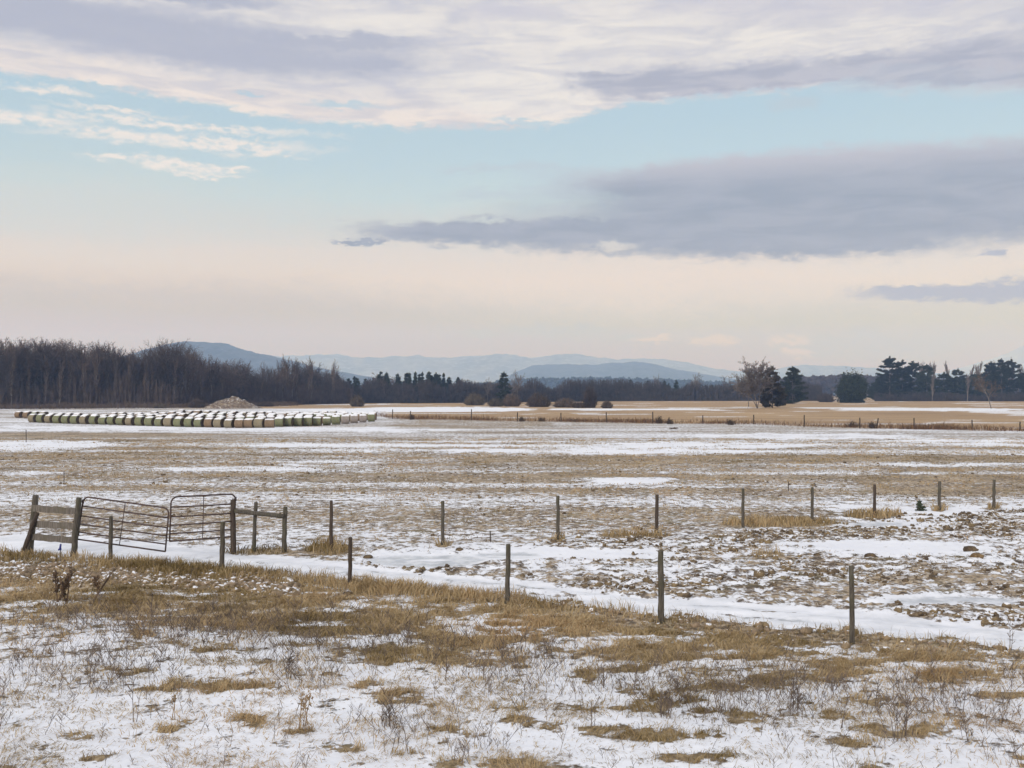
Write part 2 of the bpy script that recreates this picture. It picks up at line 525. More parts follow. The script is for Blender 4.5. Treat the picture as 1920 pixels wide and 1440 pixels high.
grass_patch('tall_grass', 480000, 15, 27.5, lambda x, y, z, n: RNG.uniform(.12, .30, n), lambda y, n: RNG.uniform(.006, .012, n) * np.clip(y / 15, .8, 1.8),
            fringe, 'taller ochre grass fringe along the front fence posts', lean=(.1, .55))
grass_patch('verge_grass', 240000, 24, 48, lambda x, y, z, n: RNG.uniform(.16, .36, n), lambda y, n: RNG.uniform(.012, .022, n) * y / 24,
            lambda z, x, y: np.clip((1 - z['fg']) * z['grass'], 0, 1) * .9, 'ochre grass verge below the back row of fence posts', lean=(.15, .8))
grass_patch('straw_litter', 300000, 10.2, 24, lambda x, y, z, n: RNG.uniform(.03, .085, n), lambda y, n: RNG.uniform(.006, .013, n) * np.clip(y / 13, .8, 1.7),
            lambda z, x, y: z['fg'] * np.clip(.10 + .65 * sstep(.46, .66, fbm(x * .7, y * 1.3, .8, 5, 271, .66)), 0, 1) * (.35 + .65 * sstep(.35, .6, fbm(x, y, 4.0, 2, 281))),
            'broken straw and grass tips littering the foreground snow', lean=(1.0, 2.2))
# sparse stubble standing through the snow of the pasture
grass_patch('stubble', 420000, 24, 95, lambda x, y, z, n: RNG.uniform(.04, .11, n), lambda y, n: RNG.uniform(.010, .022, n) * y / 26,
            lambda z, x, y: np.clip((1 - z['fg']) * (1 - z['track']) * (1 - z['ice']) * (1 - sstep(.5, .85, z['snow'])) * .7 * sstep(.42, .62, fbm(x, y, .7, 3, 241)), 0, 1),
            'short tan stubble standing through thin snow in the pasture', lean=(.3, 1.2))


def far_weeds():
    n = 22000
    px = RNG.uniform(700, 2300, n)
    py = lin(px, FARLINE) + RNG.normal(0, .7, n) - np.abs(RNG.normal(0, 2.2, n)) * (RNG.uniform(0, 1, n) < .5)
    d = CAM_H * FPX / (py - HZ)
    x = (px - CX) / FPX * d; y = d
    k = RNG.uniform(0, 1, n) < .25 + .75 * sstep(.45, .62, fbm(x, y, 5, 3, 251))
    x, y = x[k], y[k]; n = len(x)
    P = np.stack([x, y, gz(x, y) - .05], 1)
    H = RNG.uniform(.25, .75, n) * (.5 + 1.2 * fbm(x, y, 4, 3, 261))
    V, f3, f4, t = blades(P, H, RNG.uniform(.03, .07, n), RNG.uniform(.05, .5, n), np.clip(RNG.normal(.3, .18, n), 0, 1))
    m = blade_material('far_weed_grass', [(.06, .04, .03), (.14, .08, .045), (.26, .15, .075), (.36, .25, .14)])
    tag(link('fence_weeds', npmesh('fence_weeds', V, [f3, f4], [m], False, attrs=dict(tint=t))), 'rusty dry weeds along the far fence line', 'weeds', kind='stuff')


far_weeds()

STEM = noisy('dry_stem', (.085, .066, .056), (.18, .14, .115), 4)


def stem_strips(segs):
    """segs: list of (p0, p1, r0, r1) -> crossed thin strips as one mesh"""
    S = np.array([(*a, *b, r0, r1) for a, b, r0, r1 in segs], float)
    a, b, r0, r1 = S[:, 0:3], S[:, 3:6], S[:, 6:7], S[:, 7:8]
    d = b - a; d /= np.linalg.norm(d, axis=1)[:, None] + 1e-9
    ref = np.where(np.abs(d[:, 2:3]) < .9, np.array([[0, 0, 1.]]), np.array([[1., 0, 0]]))
    n1 = np.cross(d, ref); n1 /= np.linalg.norm(n1, axis=1)[:, None]
    n2 = np.cross(d, n1)
    k = math.sqrt(3) / 2
    o = [n1, -.5 * n1 + k * n2, -.5 * n1 - k * n2]
    V = np.stack([a + o[0] * r0, a + o[1] * r0, a + o[2] * r0, b + o[0] * r1, b + o[1] * r1, b + o[2] * r1], 1).reshape(-1, 3)
    base = np.arange(len(S))[:, None] * 6
    F = np.concatenate([base + np.array([[0, 1, 4, 3]]), base + np.array([[1, 2, 5, 4]]), base + np.array([[2, 0, 3, 5]])])
    return V, F


def weed_segs(p, h, r=.005, n_br=7, spread=.35, rnd=random, tilt=.18):
    segs = []
    lx, ly = rnd.uniform(-tilt, tilt), rnd.uniform(-tilt, tilt)
    pts = [Vector(p)]
    for i in range(1, 5):
        t = i / 4
        pts.append(Vector(p) + Vector((lx * t * h + rnd.uniform(-.02, .02) * h, ly * t * h + rnd.uniform(-.02, .02) * h, h * t)))
    for i in range(4):
        segs.append((pts[i], pts[i + 1], r * (1 - .17 * i), r * (1 - .17 * (i + 1))))
    for j in range(n_br):
        t = rnd.uniform(.3, .98); i = min(int(t * 4), 3)
        q = pts[i].lerp(pts[i + 1], t * 4 - i)
        a = rnd.uniform(0, 2 * math.pi); L = h * spread * rnd.uniform(.4, 1) * (1.15 - t * .6)
        e = q + Vector((math.cos(a) * L * .6, math.sin(a) * L * .6, L * rnd.uniform(.5, 1)))
        segs.append((q, e, r * .6, r * .35))
        for _ in range(rnd.randint(1, 3)):
            a2 = a + rnd.uniform(-1, 1); L2 = L * rnd.uniform(.3, .6); q2 = q.lerp(e, rnd.uniform(.4, 1))
            segs.append((q2, q2 + Vector((math.cos(a2) * L2 * .6, math.sin(a2) * L2 * .6, L2 * .8)), r * .4, r * .25))
    return segs


def brush():
    """thin twigs and dead forb stalks all over the foreground snow"""
    n = 15000
    x, y = scatter(n, -.58, .58, 10.4, 20)
    z = zones(x, y)
    c = fbm(x, y, 2.4, 3, 301)
    hot = np.zeros(n)
    for (x0, y0, rx, ry) in [(160, 1270, 190, 60), (300, 1180, 300, 30), (560, 1270, 90, 40), (740, 1215, 260, 40), (1000, 1240, 120, 40), (1240, 1290, 140, 40), (1340, 1330, 60, 40), (1480, 1310, 160, 60), (1740, 1330, 170, 50), (720, 1370, 90, 40), (1880, 1390, 80, 50), (880, 1410, 80, 30), (430, 1180, 90, 40)]:
        hot = np.maximum(hot, 1 - sstep(.3, 1.2, np.hypot((z['px'] - x0) / rx, (z['py'] - y0) / ry)))
    p = z['fg'] * sstep(.35, .9, z['u']) * (.045 + .16 * sstep(.48, .62, c) + .36 * hot) * (1 - .5 * z['grass'])
    k = RNG.uniform(0, 1, n) < p
    segs = []
    for X, Y in zip(x[k], y[k]):
        segs += weed_segs((X, Y, gzf(X, Y) - .02), random.uniform(.10, .38) * random.choice((.7, 1, 1.1)), .0038 * max(Y / 12, 1), random.randint(2, 8), .7, random, random.choice((.2, .5, 1.1)))
    V, F = stem_strips(segs)
    tag(link('dry_brush', npmesh('dry_brush', V, [F], [STEM])), 'thin bare twigs and dead stalks scattered over the foreground snow', 'brush', kind='stuff')


brush()

WEEDS = [  # px, base py, height px, shape, label
    (125, 1135, 72, 'dock', 'tall dark brown dead dock stalk at left, in front of the rubble strip'),
    (108, 1132, 55, 'dock', 'shorter of two dark dock stalks at left, with drooping seed heads'),
    (172, 1132, 50, 'lean', 'leaning brown dead stalk beside the dark dock stalks at left'),
    (282, 1152, 38, 'thin', 'small dark forked weed standing in the snow right of the dock stalks'),
    (168, 1290, 105, 'twig', 'tall thin grey twig above the left foreground snow'),
    (250, 1355, 90, 'twig', 'bent dark twig at lower left, arching over the snow'),
    (322, 1352, 56, 'head', 'brown seed-headed weed beside a small grass clump at lower left'),
    (560, 1372, 78, 'head', 'pair-stemmed tan seed weed in the lower left middle of the snow'),
    (572, 1362, 66, 'head', 'paler stem close beside the tan seed weed'),
    (545, 1275, 70, 'fan', 'fan-shaped grey twiggy weed over the snow left of centre'),
    (730, 1365, 45, 'fan', 'low bushy dark weed in front of the big brown tussock'),
    (765, 1410, 70, 'twig', 'slim upright twig in the lower middle foreground'),
    (866, 1438, 62, 'twig', 'upright dark twig at the bottom edge near the middle'),
    (835, 1275, 48, 'thin', 'thin weed stalk in the middle snow below the grass band'),
    (943, 1245, 52, 'thin', 'dark crooked weed at the lower edge of the grass band in mid picture'),
    (1132, 1290, 44, 'thin', 'curved dark stem standing in snow right of centre'),
    (1345, 1330, 75, 'twig', 'tall straight weed pair in the snow below the right fence posts'),
    (1392, 1325, 70, 'twig', 'brown stalk right of the straight weed pair'),
    (1250, 1345, 60, 'fan', 'rounded grey twiggy weed above the twin brown tussocks'),
    (1110, 1365, 50, 'twig', 'little upright stalk on open snow right of centre'),
    (1490, 1335, 62, 'fan', 'forked brown weed below the rightmost front fence post'),
    (1575, 1370, 90, 'twig', 'tall dark twig in the lower right snow'),
    (1690, 1390, 110, 'fan', 'tall branching dark weed beside the long rusty tussock'),
    (1640, 1330, 50, 'thin', 'spindly weed in the snow above the long rusty tussock'),
    (1765, 1320, 60, 'twig', 'leaning pale weed at right, above the long rusty tussock'),
    (1893, 1220, 60, 'twig', 'thin young sapling stem beside the snow track at far right'),
    (1910, 1438, 55, 'twig', 'dark twig in the bottom right corner'),
    (1815, 1395, 45, 'thin', 'small crooked stem right of the long rusty tussock'),
]
DOCK = noisy('dock_stalk', (.075, .05, .035), (.14, .09, .055), 6)
SEED = noisy('seed_stalk', (.20, .14, .08), (.30, .20, .11), 6)
for (px, py, hp, kind, lab) in WEEDS:
    g = ground_at(px, py); h = hp / FPX * g.y
    rw = random.Random(px)
    segs = []; heads = []
    r = .0075 * g.y / 13
    o0 = Vector((0, 0, -.02))
    if kind == 'dock':
        segs += weed_segs(o0, h, r * 1.7, 8, .13, rw); segs += weed_segs(o0, h * .7, r * 1.3, 6, .13, rw, .5)
        for s in list(segs[2:]):
            heads.append(s[1])
    elif kind == 'lean':
        for k in range(4):
            segs.append((o0 + Vector((.3 * k / 4, .05 * k, h * k / 4)), o0 + Vector((.3 * (k + 1) / 4, .05 * (k + 1), h * (k + 1) / 4)), r * 2, r * 1.8))
        segs += weed_segs(o0 + Vector((.12, 0, h * .4)), h * .5, r, 6, .5, rw); heads = [s[1] for s in segs[3:]]
    elif kind == 'head':
        segs += weed_segs(o0, h, r * 1.1, 3, .2, rw); segs += weed_segs(o0 + Vector((.04, .02, 0)), h * .9, r, 2, .2, rw)
        heads = [s[1] for s in segs if s[1].z > h * .55]
    elif kind == 'fan':
        for k in range(7):
            segs += weed_segs(o0 + Vector((rw.uniform(-.1, .1), rw.uniform(-.1, .1), 0)), h * rw.uniform(.5, 1), r * .9, 6, .6, rw)
    elif kind == 'twig':
        segs += weed_segs(o0, h, r, 5, .35, rw)
        if rw.random() < .6: segs += weed_segs(o0 + Vector((.03, .02, 0)), h * .7, r * .8, 3, .4, rw)
    else:
        segs += weed_segs(o0, h, r * 1.2, 9, .45, rw)
    mat = DOCK if kind in ('dock', 'lean') else SEED if kind == 'head' else STEM
    dk = kind in ('dock', 'lean')
    for q in heads:
        for _ in range(4 if dk else 3):
            d = Vector((rw.gauss(0, .016), rw.gauss(0, .016), rw.gauss(.01, .035)))
            segs.append((q + d, q + d + Vector((rw.gauss(0, .02), rw.gauss(0, .02), .03)), r * (1.5 if dk else 1.1), r * .5))
    V, F = stem_strips(segs)
    tag(link('dead_weed', npmesh('dead_weed', V, [F], [mat]), None, g), lab, 'weed')

# ------------------------------------------------------------------ clods
def clod_material(name, c1, c2, snow_amt):
    m, nt, bs, _ = material(name)
    g = nt.new('ShaderNodeNewGeometry'); pos = g.outputs['Position']
    nz = nt.new('ShaderNodeSeparateXYZ'); nt.l.new(g.outputs['Normal'], nz.inputs[0])
    n = nt.noise(pos, 7, 5, .6); n2 = nt.noise(pos, 1.3, 3)
    col = nt.mix(nt.rng(n, .4, .6), c1, c2)
    col = nt.mix(nt.math('MULTIPLY', nt.rng(n2, .45, .62), .6), col, (.26, .19, .10))
    s = nt.math('ADD', nz.outputs[2], nt.math('MULTIPLY', nt.math('SUBTRACT', n, .5), 2.6))
    s = nt.math('ADD', s, nt.math('MULTIPLY', nt.math('SUBTRACT', n2, .5), 1.2))
    col = nt.mix(nt.rng(s, snow_amt, snow_amt + .22), col, SNOW)
    nt.put(bs.inputs['Base Color'], col); bs.inputs['Roughness'].default_value = .95
    bump(nt, bs, n, .8, .03)
    return m


def ico(sub=1):
    import bmesh
    bm = bmesh.new(); bmesh.ops.create_icosphere(bm, subdivisions=sub + 1, radius=1)
    V = np.array([v.co[:] for v in bm.verts]); F = np.array([[v.index for v in f.verts] for f in bm.faces]); bm.free()
    return V, F


ICO_V, ICO_F = ico(1)


def clods(name, x, y, s, mat, label, cat='soil clods'):
    n = len(x)
    z = zones(x, y); mz, _ = micro(x, y, z)
    base = np.stack([x, y, gz(x, y) + mz], 1)
    kinds = [ICO_V * (1 + .35 * (RNG.uniform(-1, 1, (len(ICO_V), 1)))) for _ in range(8)]
    kk = RNG.integers(0, 8, n)
    K = np.stack(kinds)[kk]
    sc = np.stack([s * RNG.uniform(.8, 1.5, n), s * RNG.uniform(.8, 1.3, n), s * RNG.uniform(.6, 1.1, n)], 1)
    a = RNG.uniform(0, 2 * np.pi, n); ca, sa = np.cos(a)[:, None], np.sin(a)[:, None]
    K = K * sc[:, None]
    Kx = K[..., 0] * ca - K[..., 1] * sa; Ky = K[..., 0] * sa + K[..., 1] * ca
    V = np.stack([Kx, Ky, K[..., 2]], -1) + base[:, None] + np.stack([0 * s, 0 * s, sc[:, 2] * .25], 1)[:, None]
    F = (ICO_F[None] + (np.arange(n) * len(ICO_V))[:, None, None]).reshape(-1, 3)
    return tag(link(name, npmesh(name, V.reshape(-1, 3), [F], [mat], True)), label, cat, kind='stuff')


SOIL = clod_material('frozen_soil', (.075, .054, .037), (.19, .14, .085), .86)
PALE = clod_material('snowy_rubble', (.16, .12, .08), (.30, .22, .15), .92)

n = 130000
x, y = scatter(n, -.56, .56, 17, 70); z = zones(x, y)
w = fbm(x, y, 3.0, 3, 401)
p = (1 - z['fg']) * (1 - z['track']) * (1 - z['ice']) * (1 - z['tan']) * (1 - sstep(.6, .9, z['snow'])) * sstep(.36, .62, w) * (.03 + .85 * z['inner'])
k = RNG.uniform(0, 1, n) < p
s = RNG.gamma(2.0, .0145, n)[k]
clods('soil_clods', x[k], y[k], np.clip(s, .016, .11), SOIL, 'frozen brown clods with snow on top strewn over the broken pasture')
n = 8000
px = RNG.uniform(-60, 560, n); py = 1060 + (px / 560) * 34 + RNG.normal(12, 9, n)
k = py < 1125
px, py = px[k], py[k]; d = dist(py); x = (px - CX) / FPX * d
k = RNG.uniform(0, 1, len(x)) < .15 + .8 * sstep(.38, .6, fbm(x, d, 1.5, 3, 411))
clods('snowy_rubble', x[k], d[k], np.clip(RNG.gamma(2.5, .014, k.sum()), .015, .10), PALE, 'pale snow-dusted rubble strip at left behind the dead dock stalks', 'rubble')
n = 5000
x, y = scatter(n, -.56, .56, 14, 21); z = zones(x, y)
k = RNG.uniform(0, 1, n) < z['fg'] * (1 - sstep(.0, .5, z['u'])) * sstep(850, 1150, z['px']) * .9
clods('verge_clods', x[k], y[k], np.clip(RNG.gamma(2.5, .012, k.sum()), .012, .08), PALE, 'snowy lumps of soil between the snow track and the front fence posts', 'soil clods')
for (px, py, sz, lab) in [(1532, 1044, .075, 'small dark upright clod on the edge of the snow patch at right'),
                          (1631, 1046, .11, 'dark rounded clod beside the snow patch at right'),
                          (1820, 1036, .15, 'largest dark clod, at the right end of the snow patch'),
                          (1832, 1048, .13, 'rusty grass-covered clod just below the largest dark clod'),
                          (690, 1048, .09, 'black clod beside the frozen puddle, near the front fence post'),
                          (862, 1035, .08, 'dark clod at the back edge of the frozen puddle'),
                          (653, 1116, .08, 'dark stone in the grass at the foot of the front fence')]:
    g = ground_at(px, py)
    V = ico(2)[0]; Fi = ico(2)[1]
    rr = np.random.default_rng(px)
    V = V * (1 + .22 * (fbm(V[:, 0] * 3 + px, V[:, 1] * 3 + V[:, 2] * 5, 1.0, 3, px)[:, None] - .5) * 2.4) * np.array([sz * 1.35, sz, sz * .75])
    mat = noisy('dark_clod', (.05, .036, .025), (.13, .09, .05), 5, strength=.6) if 'rusty' not in lab else noisy('rusty_clod', (.11, .07, .035), (.22, .145, .07), 9, strength=.6)
    o = link('earth_clod', npmesh('earth_clod', V, [Fi], [mat], True), None, g + Vector((0, 0, sz * .4)))
    tag(o, lab, 'clod')

# ------------------------------------------------------------------ posts, fences, gates
def wood_material(name, c1, c2, c3):
    m, nt, bs, _ = material(name)
    tc = nt.new('ShaderNodeTexCoord').outputs['Object']
    g = nt.noise(nt.scaled(tc, 14, 14, 1.3), 3, 6, .7)
    big = nt.noise(tc, 3.0, 3)
    col = nt.mix(nt.rng(g, .35, .65), c1, c2)
    col = nt.mix(nt.math('MULTIPLY', nt.rng(big, .45, .65), .7), col, c3)
    nt.put(bs.inputs['Base Color'], col); bs.inputs['Roughness'].default_value = .9
    bump(nt, bs, g, .7, .012)
    return m


WOOD = wood_material('weathered_post', (.045, .038, .03), (.125, .108, .088), (.075, .07, .042))
WOOD_D = wood_material('dark_post', (.035, .027, .021), (.09, .066, .05), (.06, .045, .033))
RAIL = wood_material('grey_plank', (.085, .072, .06), (.20, .175, .15), (.12, .105, .075))
STEEL = noisy('rusty_gate_steel', (.045, .030, .028), (.085, .052, .042), 9, rough=.6)
WIRE = noisy('galvanised_wire', (.16, .15, .14), (.24, .22, .2), 9, rough=.5)


def post_mb(base, top, r, seed, taper=.88, n=12):
    """round, slightly crooked post from base to top"""
    mb = MB(); rr = random.Random(seed)
    base, top = Vector(base), Vector(top)
    pts, rad = [], []
    k = 9
    for i in range(k):
        t = i / (k - 1)
        p = base.lerp(top, t) + Vector((rr.uniform(-1, 1), rr.uniform(-1, 1), 0)) * r * .14 * (0 < i < k - 1)
        pts.append(p); rad.append(r * (1 + (taper - 1) * t) * rr.uniform(.95, 1.06))
    pts.append(top + (top - base).normalized() * .012); rad.append(r * taper * .75)
    mb.tube(pts, rad, n)
    return mb


def fence_post(base_px, top_px, w_px, label, group, mat=WOOD, seed=0, name='fence_post'):
    g = ground_at(*base_px)
    top = at(top_px[0], top_px[1], g.y + random.uniform(-.06, .06)) - g
    o = post_mb((0, 0, -.15), top, w_px / FPX * g.y / 2, seed).obj(name, mat, None, True, g)
    o.rotation_euler = (0, 0, 0)
    return tag(o, label, 'fence post', group)


FRONT = 'posts of the front fence row'
fence_post((207, 1050), (208, 969), 8, 'short front post standing before the sagging gate', FRONT, seed=1)
fence_post((415, 1074), (418, 979), 10, 'front post standing before the upright gate', FRONT, seed=2)
fence_post((656, 1101), (657, 1008), 8, 'thin dark front post left of the frozen puddle', FRONT, WOOD_D, seed=3)
fence_post((951, 1133), (953, 1021), 9.5, 'front post in the middle of the picture, right of the frozen puddle', FRONT, seed=4)
fence_post((1240, 1168), (1239, 1033), 12, 'thickest grey front post, second from the right', FRONT, seed=5)
fence_post((1598, 1208), (1596, 1062), 10, 'tallest front post, rightmost of the front row', FRONT, seed=6)
BACK = 'posts of the back fence row'
for i, (b, t, lab) in enumerate([
        ((621, 1036), (621, 939), 'back post standing in a tuft of rusty grass'),
        ((830, 1024), (830, 940), 'back post behind the frozen puddle'),
        ((1046, 1014), (1046, 930), 'back post right of the middle of the picture, on bare field'),
        ((1231, 1004), (1232, 928), 'back post behind the thickest grey front post'),
        ((1393, 990), (1393, 916), 'back post at the left end of the ochre verge'),
        ((1523, 980), (1523, 914), 'back post in the middle of the ochre verge'),
        ((1639, 971), (1640, 909), 'back post left of the small dark evergreen'),
        ((1761, 957), (1762, 903), 'back post right of the small dark evergreen'),
        ((1863, 955), (1864, 900), 'rightmost back post, standing on snow')]):
    fence_post(b, t, 7 if i < 4 else 6, lab, BACK, WOOD if i % 3 else WOOD_D, 20 + i)

# three-rail panel beside the gate
A0, A1 = ground_at(54, 1038), at(67, 929, 26.8)
t = thing('board_fence', 'leaning three-board fence panel at the left edge, with a brace post', 'fence', A0)
post_mb((0, 0, -.15), A1 - A0, .085, 41).obj('post', WOOD, t)
Cb = ground_at(137, 1045); C1 = at(148, 934, Cb.y)
post_mb(Cb - A0 - Vector((0, 0, .15)), C1 - A0, .08, 42).obj('post', WOOD, t)
Bb = ground_at(44, 1039) + Vector((0, -.12, 0)); B1 = at(70, 962, 26.5)
post_mb(Bb - A0 - Vector((0, 0, .1)), B1 - A0, .065, 43).obj('brace', WOOD_D, t)
for i, ((lx, ly), (rx, ry)) in enumerate([((62, 953), (146, 959)), ((58, 982), (143, 987)), ((54, 1006), (139, 1013))]):
    p0 = at(lx, ly, 26.62) - A0; p1 = at(rx, ry, 26.17) - A0
    mb = MB(); hgt, th = .085, .025
    ns = 12; V = []
    for k in range(ns + 1):
        q = p0.lerp(p1, k / ns)
        wv = .012 * math.sin(k * 1.3 + i * 2)
        dz = hgt + .006 * math.sin(k * 2.1 + i)
        for (oy, oz) in ((-th, -dz), (th, -dz), (th, dz), (-th, dz)):
            V.append((q.x, q.y + oy, q.z + oz + wv * .5))
    f4 = []
    for k in range(ns):
        for e in range(4):
            f4.append((k * 4 + e, k * 4 + (e + 1) % 4, k * 4 + 4 + (e + 1) % 4, k * 4 + 4 + e))
    f4 += [(3, 2, 1, 0), (ns * 4, ns * 4 + 1, ns * 4 + 2, ns * 4 + 3)]
    mb.add(V, None, f4)
    mb.obj('rail', RAIL, t, False)

# braced end of the back fence, carrying the gate
D0 = ground_at(437, 1038); D1 = at(437, 938, D0.y)
t = thing('brace_fence', 'three dark posts joined by one rail at the right end of the gates', 'fence', D0)
post_mb((0, 0, -.15), D1 - D0, .078, 51).obj('post', WOOD_D, t)
E0 = ground_at(475, 1037); E1 = at(480, 942, E0.y)
post_mb(E0 - D0 - Vector((0, 0, .15)), E1 - D0, .055, 52).obj('post', WOOD, t)
F0 = ground_at(532, 1038); F1 = at(535, 951, F0.y)
post_mb(F0 - D0 - Vector((0, 0, .15)), F1 - D0, .068, 53).obj('post', WOOD, t)
mb = MB(); q0 = at(440, 958, D0.y - .06) - D0; q1 = at(533, 968, F0.y - .07) - D0
mb.tube([q0.lerp(q1, k / 6) + Vector((0, 0, .006 * math.sin(k * 2))) for k in range(7)], .06, 10)
mb.obj('rail', WOOD, t)


def gate(tl, tr, br, bl, label, bars, stay, rad=.021):
    """tubular farm gate: corners are world points"""
    o = bl.copy(); o.z = 0
    g = thing('tube_gate', label, 'gate', o)
    tl, tr, br, bl = (Vector(p) - o for p in (tl, tr, br, bl))
    P = lambda s, v: tl.lerp(tr, s).lerp(bl.lerp(br, s), v)
    W = (tr - tl).length; Hh = (bl - tl).length
    rs, rv = .16 / W, .16 / Hh
    path = [P(0, 1 - .0)]
    path += [P(0, rv + .25), P(0, rv)]
    for k in range(1, 6):
        a = k / 6 * math.pi / 2; path.append(P(rs * (1 - math.cos(a)), rv * (1 - math.sin(a))))
    path += [P(rs, 0), P(.25, 0), P(.5, 0), P(.75, 0), P(1 - rs, 0)]
    for k in range(1, 6):
        a = k / 6 * math.pi / 2; path.append(P(1 - rs * (1 - math.sin(a)), rv * (1 - math.cos(a))))
    path += [P(1, rv), P(1, rv + .25), P(1, 1)]
    mb = MB(); mb.tube(path, rad, 10); mb.tube([P(0, 1), P(.5, 1), P(1, 1)], rad, 10)
    mb.obj('frame', STEEL, g)
    for v in bars:
        b = MB(); b.tube([P(0, v), P(.33, v + .004), P(.66, v + .003), P(1, v)], rad * .88, 10); b.obj('bar', STEEL, g)
    b = MB()
    n_ = (tr - tl).cross(bl - tl).normalized()
    b.tube([P(stay, 0) - n_ * rad, P(stay - .005, .5) - n_ * rad, P(stay - .01, 1) - n_ * rad], rad * .55, 8)
    b.obj('stay', STEEL, g)
    for v in (.12, .86):
        b = MB(); h = P(0, v)
        b.tube([h + Vector((-.10, .03, 0)), h], .013, 8); b.tube([h + Vector((0, 0, -.05)), h + Vector((0, 0, .05))], rad * 1.5, 10)
        b.obj('hinge', STEEL, g)
    return g


gate(at(157, 931, 26.25), at(317, 953, 25.55), at(310, 1034, 25.55), at(145, 1011, 26.25),
     'sagging six-bar metal gate hung on the leaning board fence', [.22, .45, .64, .83], .50)
# second gate: hinged on the right post, its free end a little nearer
gate(at(442, 926, 26.75), at(321, 932, 25.9), at(318, 1015, 25.9), at(438, 1006, 26.75),
     'level six-bar metal gate hung on the dark brace post', [.23, .45, .64, .83], .50)

# small marker and thin stakes
g = ground_at(113, 1046)
t = thing('marker_stake', 'small stake with a blue cap under the leaning board fence', 'stake', g)
mb = MB(); mb.tube([(0, 0, -.05), (0.005, 0, .2), (0, 0, .30)], .011, 8); mb.obj('stake', WOOD_D, t)
mb = MB(); mb.tube([(0, 0, .19), (0, 0, .21), (.0, 0, .27), (.012, 0, .34), (.012, 0, .36)], [.02, .034, .028, .024, .012], 8)
mb.tube([(0, 0, .24), (-.04, 0, .22), (-.05, 0, .19)], .016, 6)
mb.obj('cap', noisy('blue_plastic', (.03, .035, .16), (.04, .05, .22), 8, rough=.5), t)
for (b, tp, lab) in [((49, 829), (49, 806), 'thin lone stake in the pasture in front of the hay bales'),
                     ((1479, 921), (1478, 903), 'short thin stake in the pasture behind the back fence'),
                     ((120, 905), (120, 884), 'thin lone stake in the pasture above the leaning board fence'),
                     ((920, 1019), (919, 996), 'thin twig stake in the snow behind the middle front post')]:
    g = ground_at(*b); tt = at(tp[0], tp[1], g.y) - g
    o = post_mb((0, 0, -.1), tt, .018 * max(1, g.y / 45), b[0], 1.0, 8).obj('thin_stake', WOOD_D, None, True, g)
    tag(o, lab, 'stake')

# far fence line
FARP = [(736, 785, 18), (770, 787, 17), (884, 788, 21), (970, 790, 17), (1052, 791, 17), (1137, 792, 19), (1224, 794, 22), (1318, 795, 16), (1413, 796, 18), (1508, 800, 22), (1612, 803, 20), (1643, 803, 19), (1714, 805, 21), (1823, 807, 19), (1912, 809, 18)]
FL = ['first far post right of the hay bales', 'second far post right of the hay bales', 'far post standing below the snowy field strip', 'far post left of the middle of the straw field edge',
      'far post below the brushy hedgerow', 'far post left of the dark weed clumps', 'tall far post beside the dark weed clumps', 'far post right of the dark weed clumps',
      'far post below the lone round-crowned bare tree', 'tall far post below the round dark evergreen', 'straight far post beside the leaning one', 'leaning far post below the right pines',
      'far post right of the leaning one', 'second far post from the right edge', 'far post at the right edge']
for i, ((px, py, hp), lab) in enumerate(zip(FARP, FL)):
    g = ground_at(px, py)
    o = post_mb((0, 0, -.2), (.25 if i == 11 else random.uniform(-.04, .04), 0, hp / FPX * g.y), .085, 70 + i, .9, 8).obj('far_post', WOOD_D, None, True, g)
    tag(o, lab, 'fence post', 'posts of the far fence line')

# ------------------------------------------------------------------ hay bales
ORD = ['first', 'second', 'third', 'fourth', 'fifth', 'sixth', 'seventh', 'eighth', 'ninth', 'tenth', 'eleventh', 'twelfth', 'thirteenth', 'fourteenth', 'fifteenth', 'sixteenth', 'seventeenth',
       'eighteenth', 'nineteenth', 'twentieth'] + ['twenty-' + w for w in ('first', 'second', 'third', 'fourth', 'fifth', 'sixth', 'seventh', 'eighth', 'ninth')] + ['thirtieth'] + \
      ['thirty-' + w for w in ('first', 'second', 'third', 'fourth', 'fifth', 'sixth', 'seventh', 'eighth', 'ninth')] + ['fortieth'] + ['forty-' + w for w in ('first', 'second', 'third', 'fourth', 'fifth', 'sixth', 'seventh', 'eighth', 'ninth')]


def bale_mat(name, c1, c2):
    m, nt, bs, _ = material(name)
    tc = nt.new('ShaderNodeTexCoord').outputs['Object']
    n = nt.noise(nt.scaled(tc, 12, 2, 2), 2, 5, .65); n2 = nt.noise(tc, 2.3, 4)
    col = nt.mix(nt.rng(n, .35, .65), c1, c2)
    col = nt.mix(nt.math('MULTIPLY', nt.rng(n2, .5, .7), .5), col, (.22, .16, .09))
    nt.put(bs.inputs['Base Color'], col); bs.inputs['Roughness'].default_value = .85
    bump(nt, bs, n, .6, .04)
    return m


BALE = {'green': bale_mat('green_net_hay', (.12, .13, .068), (.205, .215, .12)),
        'tan': bale_mat('tan_hay', (.165, .14, .09), (.26, .22, .15)),
        'brown': bale_mat('brown_hay', (.15, .10, .062), (.23, .16, .10)),
        'grey': bale_mat('grey_hay', (.22, .19, .175), (.34, .30, .28))}
BALE_END = noisy('shaded_hay_end', (.035, .026, .016), (.09, .062, .036), 6, strength=.6)  # dark hay, with the shade between bales put into the colour
SNOWM, nt, bs, _ = material('settled_snow')
tc = nt.new('ShaderNodeNewGeometry').outputs['Position']; nn = nt.noise(tc, 5, 4)
nt.put(bs.inputs['Base Color'], nt.mix(nt.rng(nn, .3, .7), SNOW, (.74, .74, .77))); bs.inputs['Roughness'].default_value = .8
bump(nt, bs, nn, .5, .05)


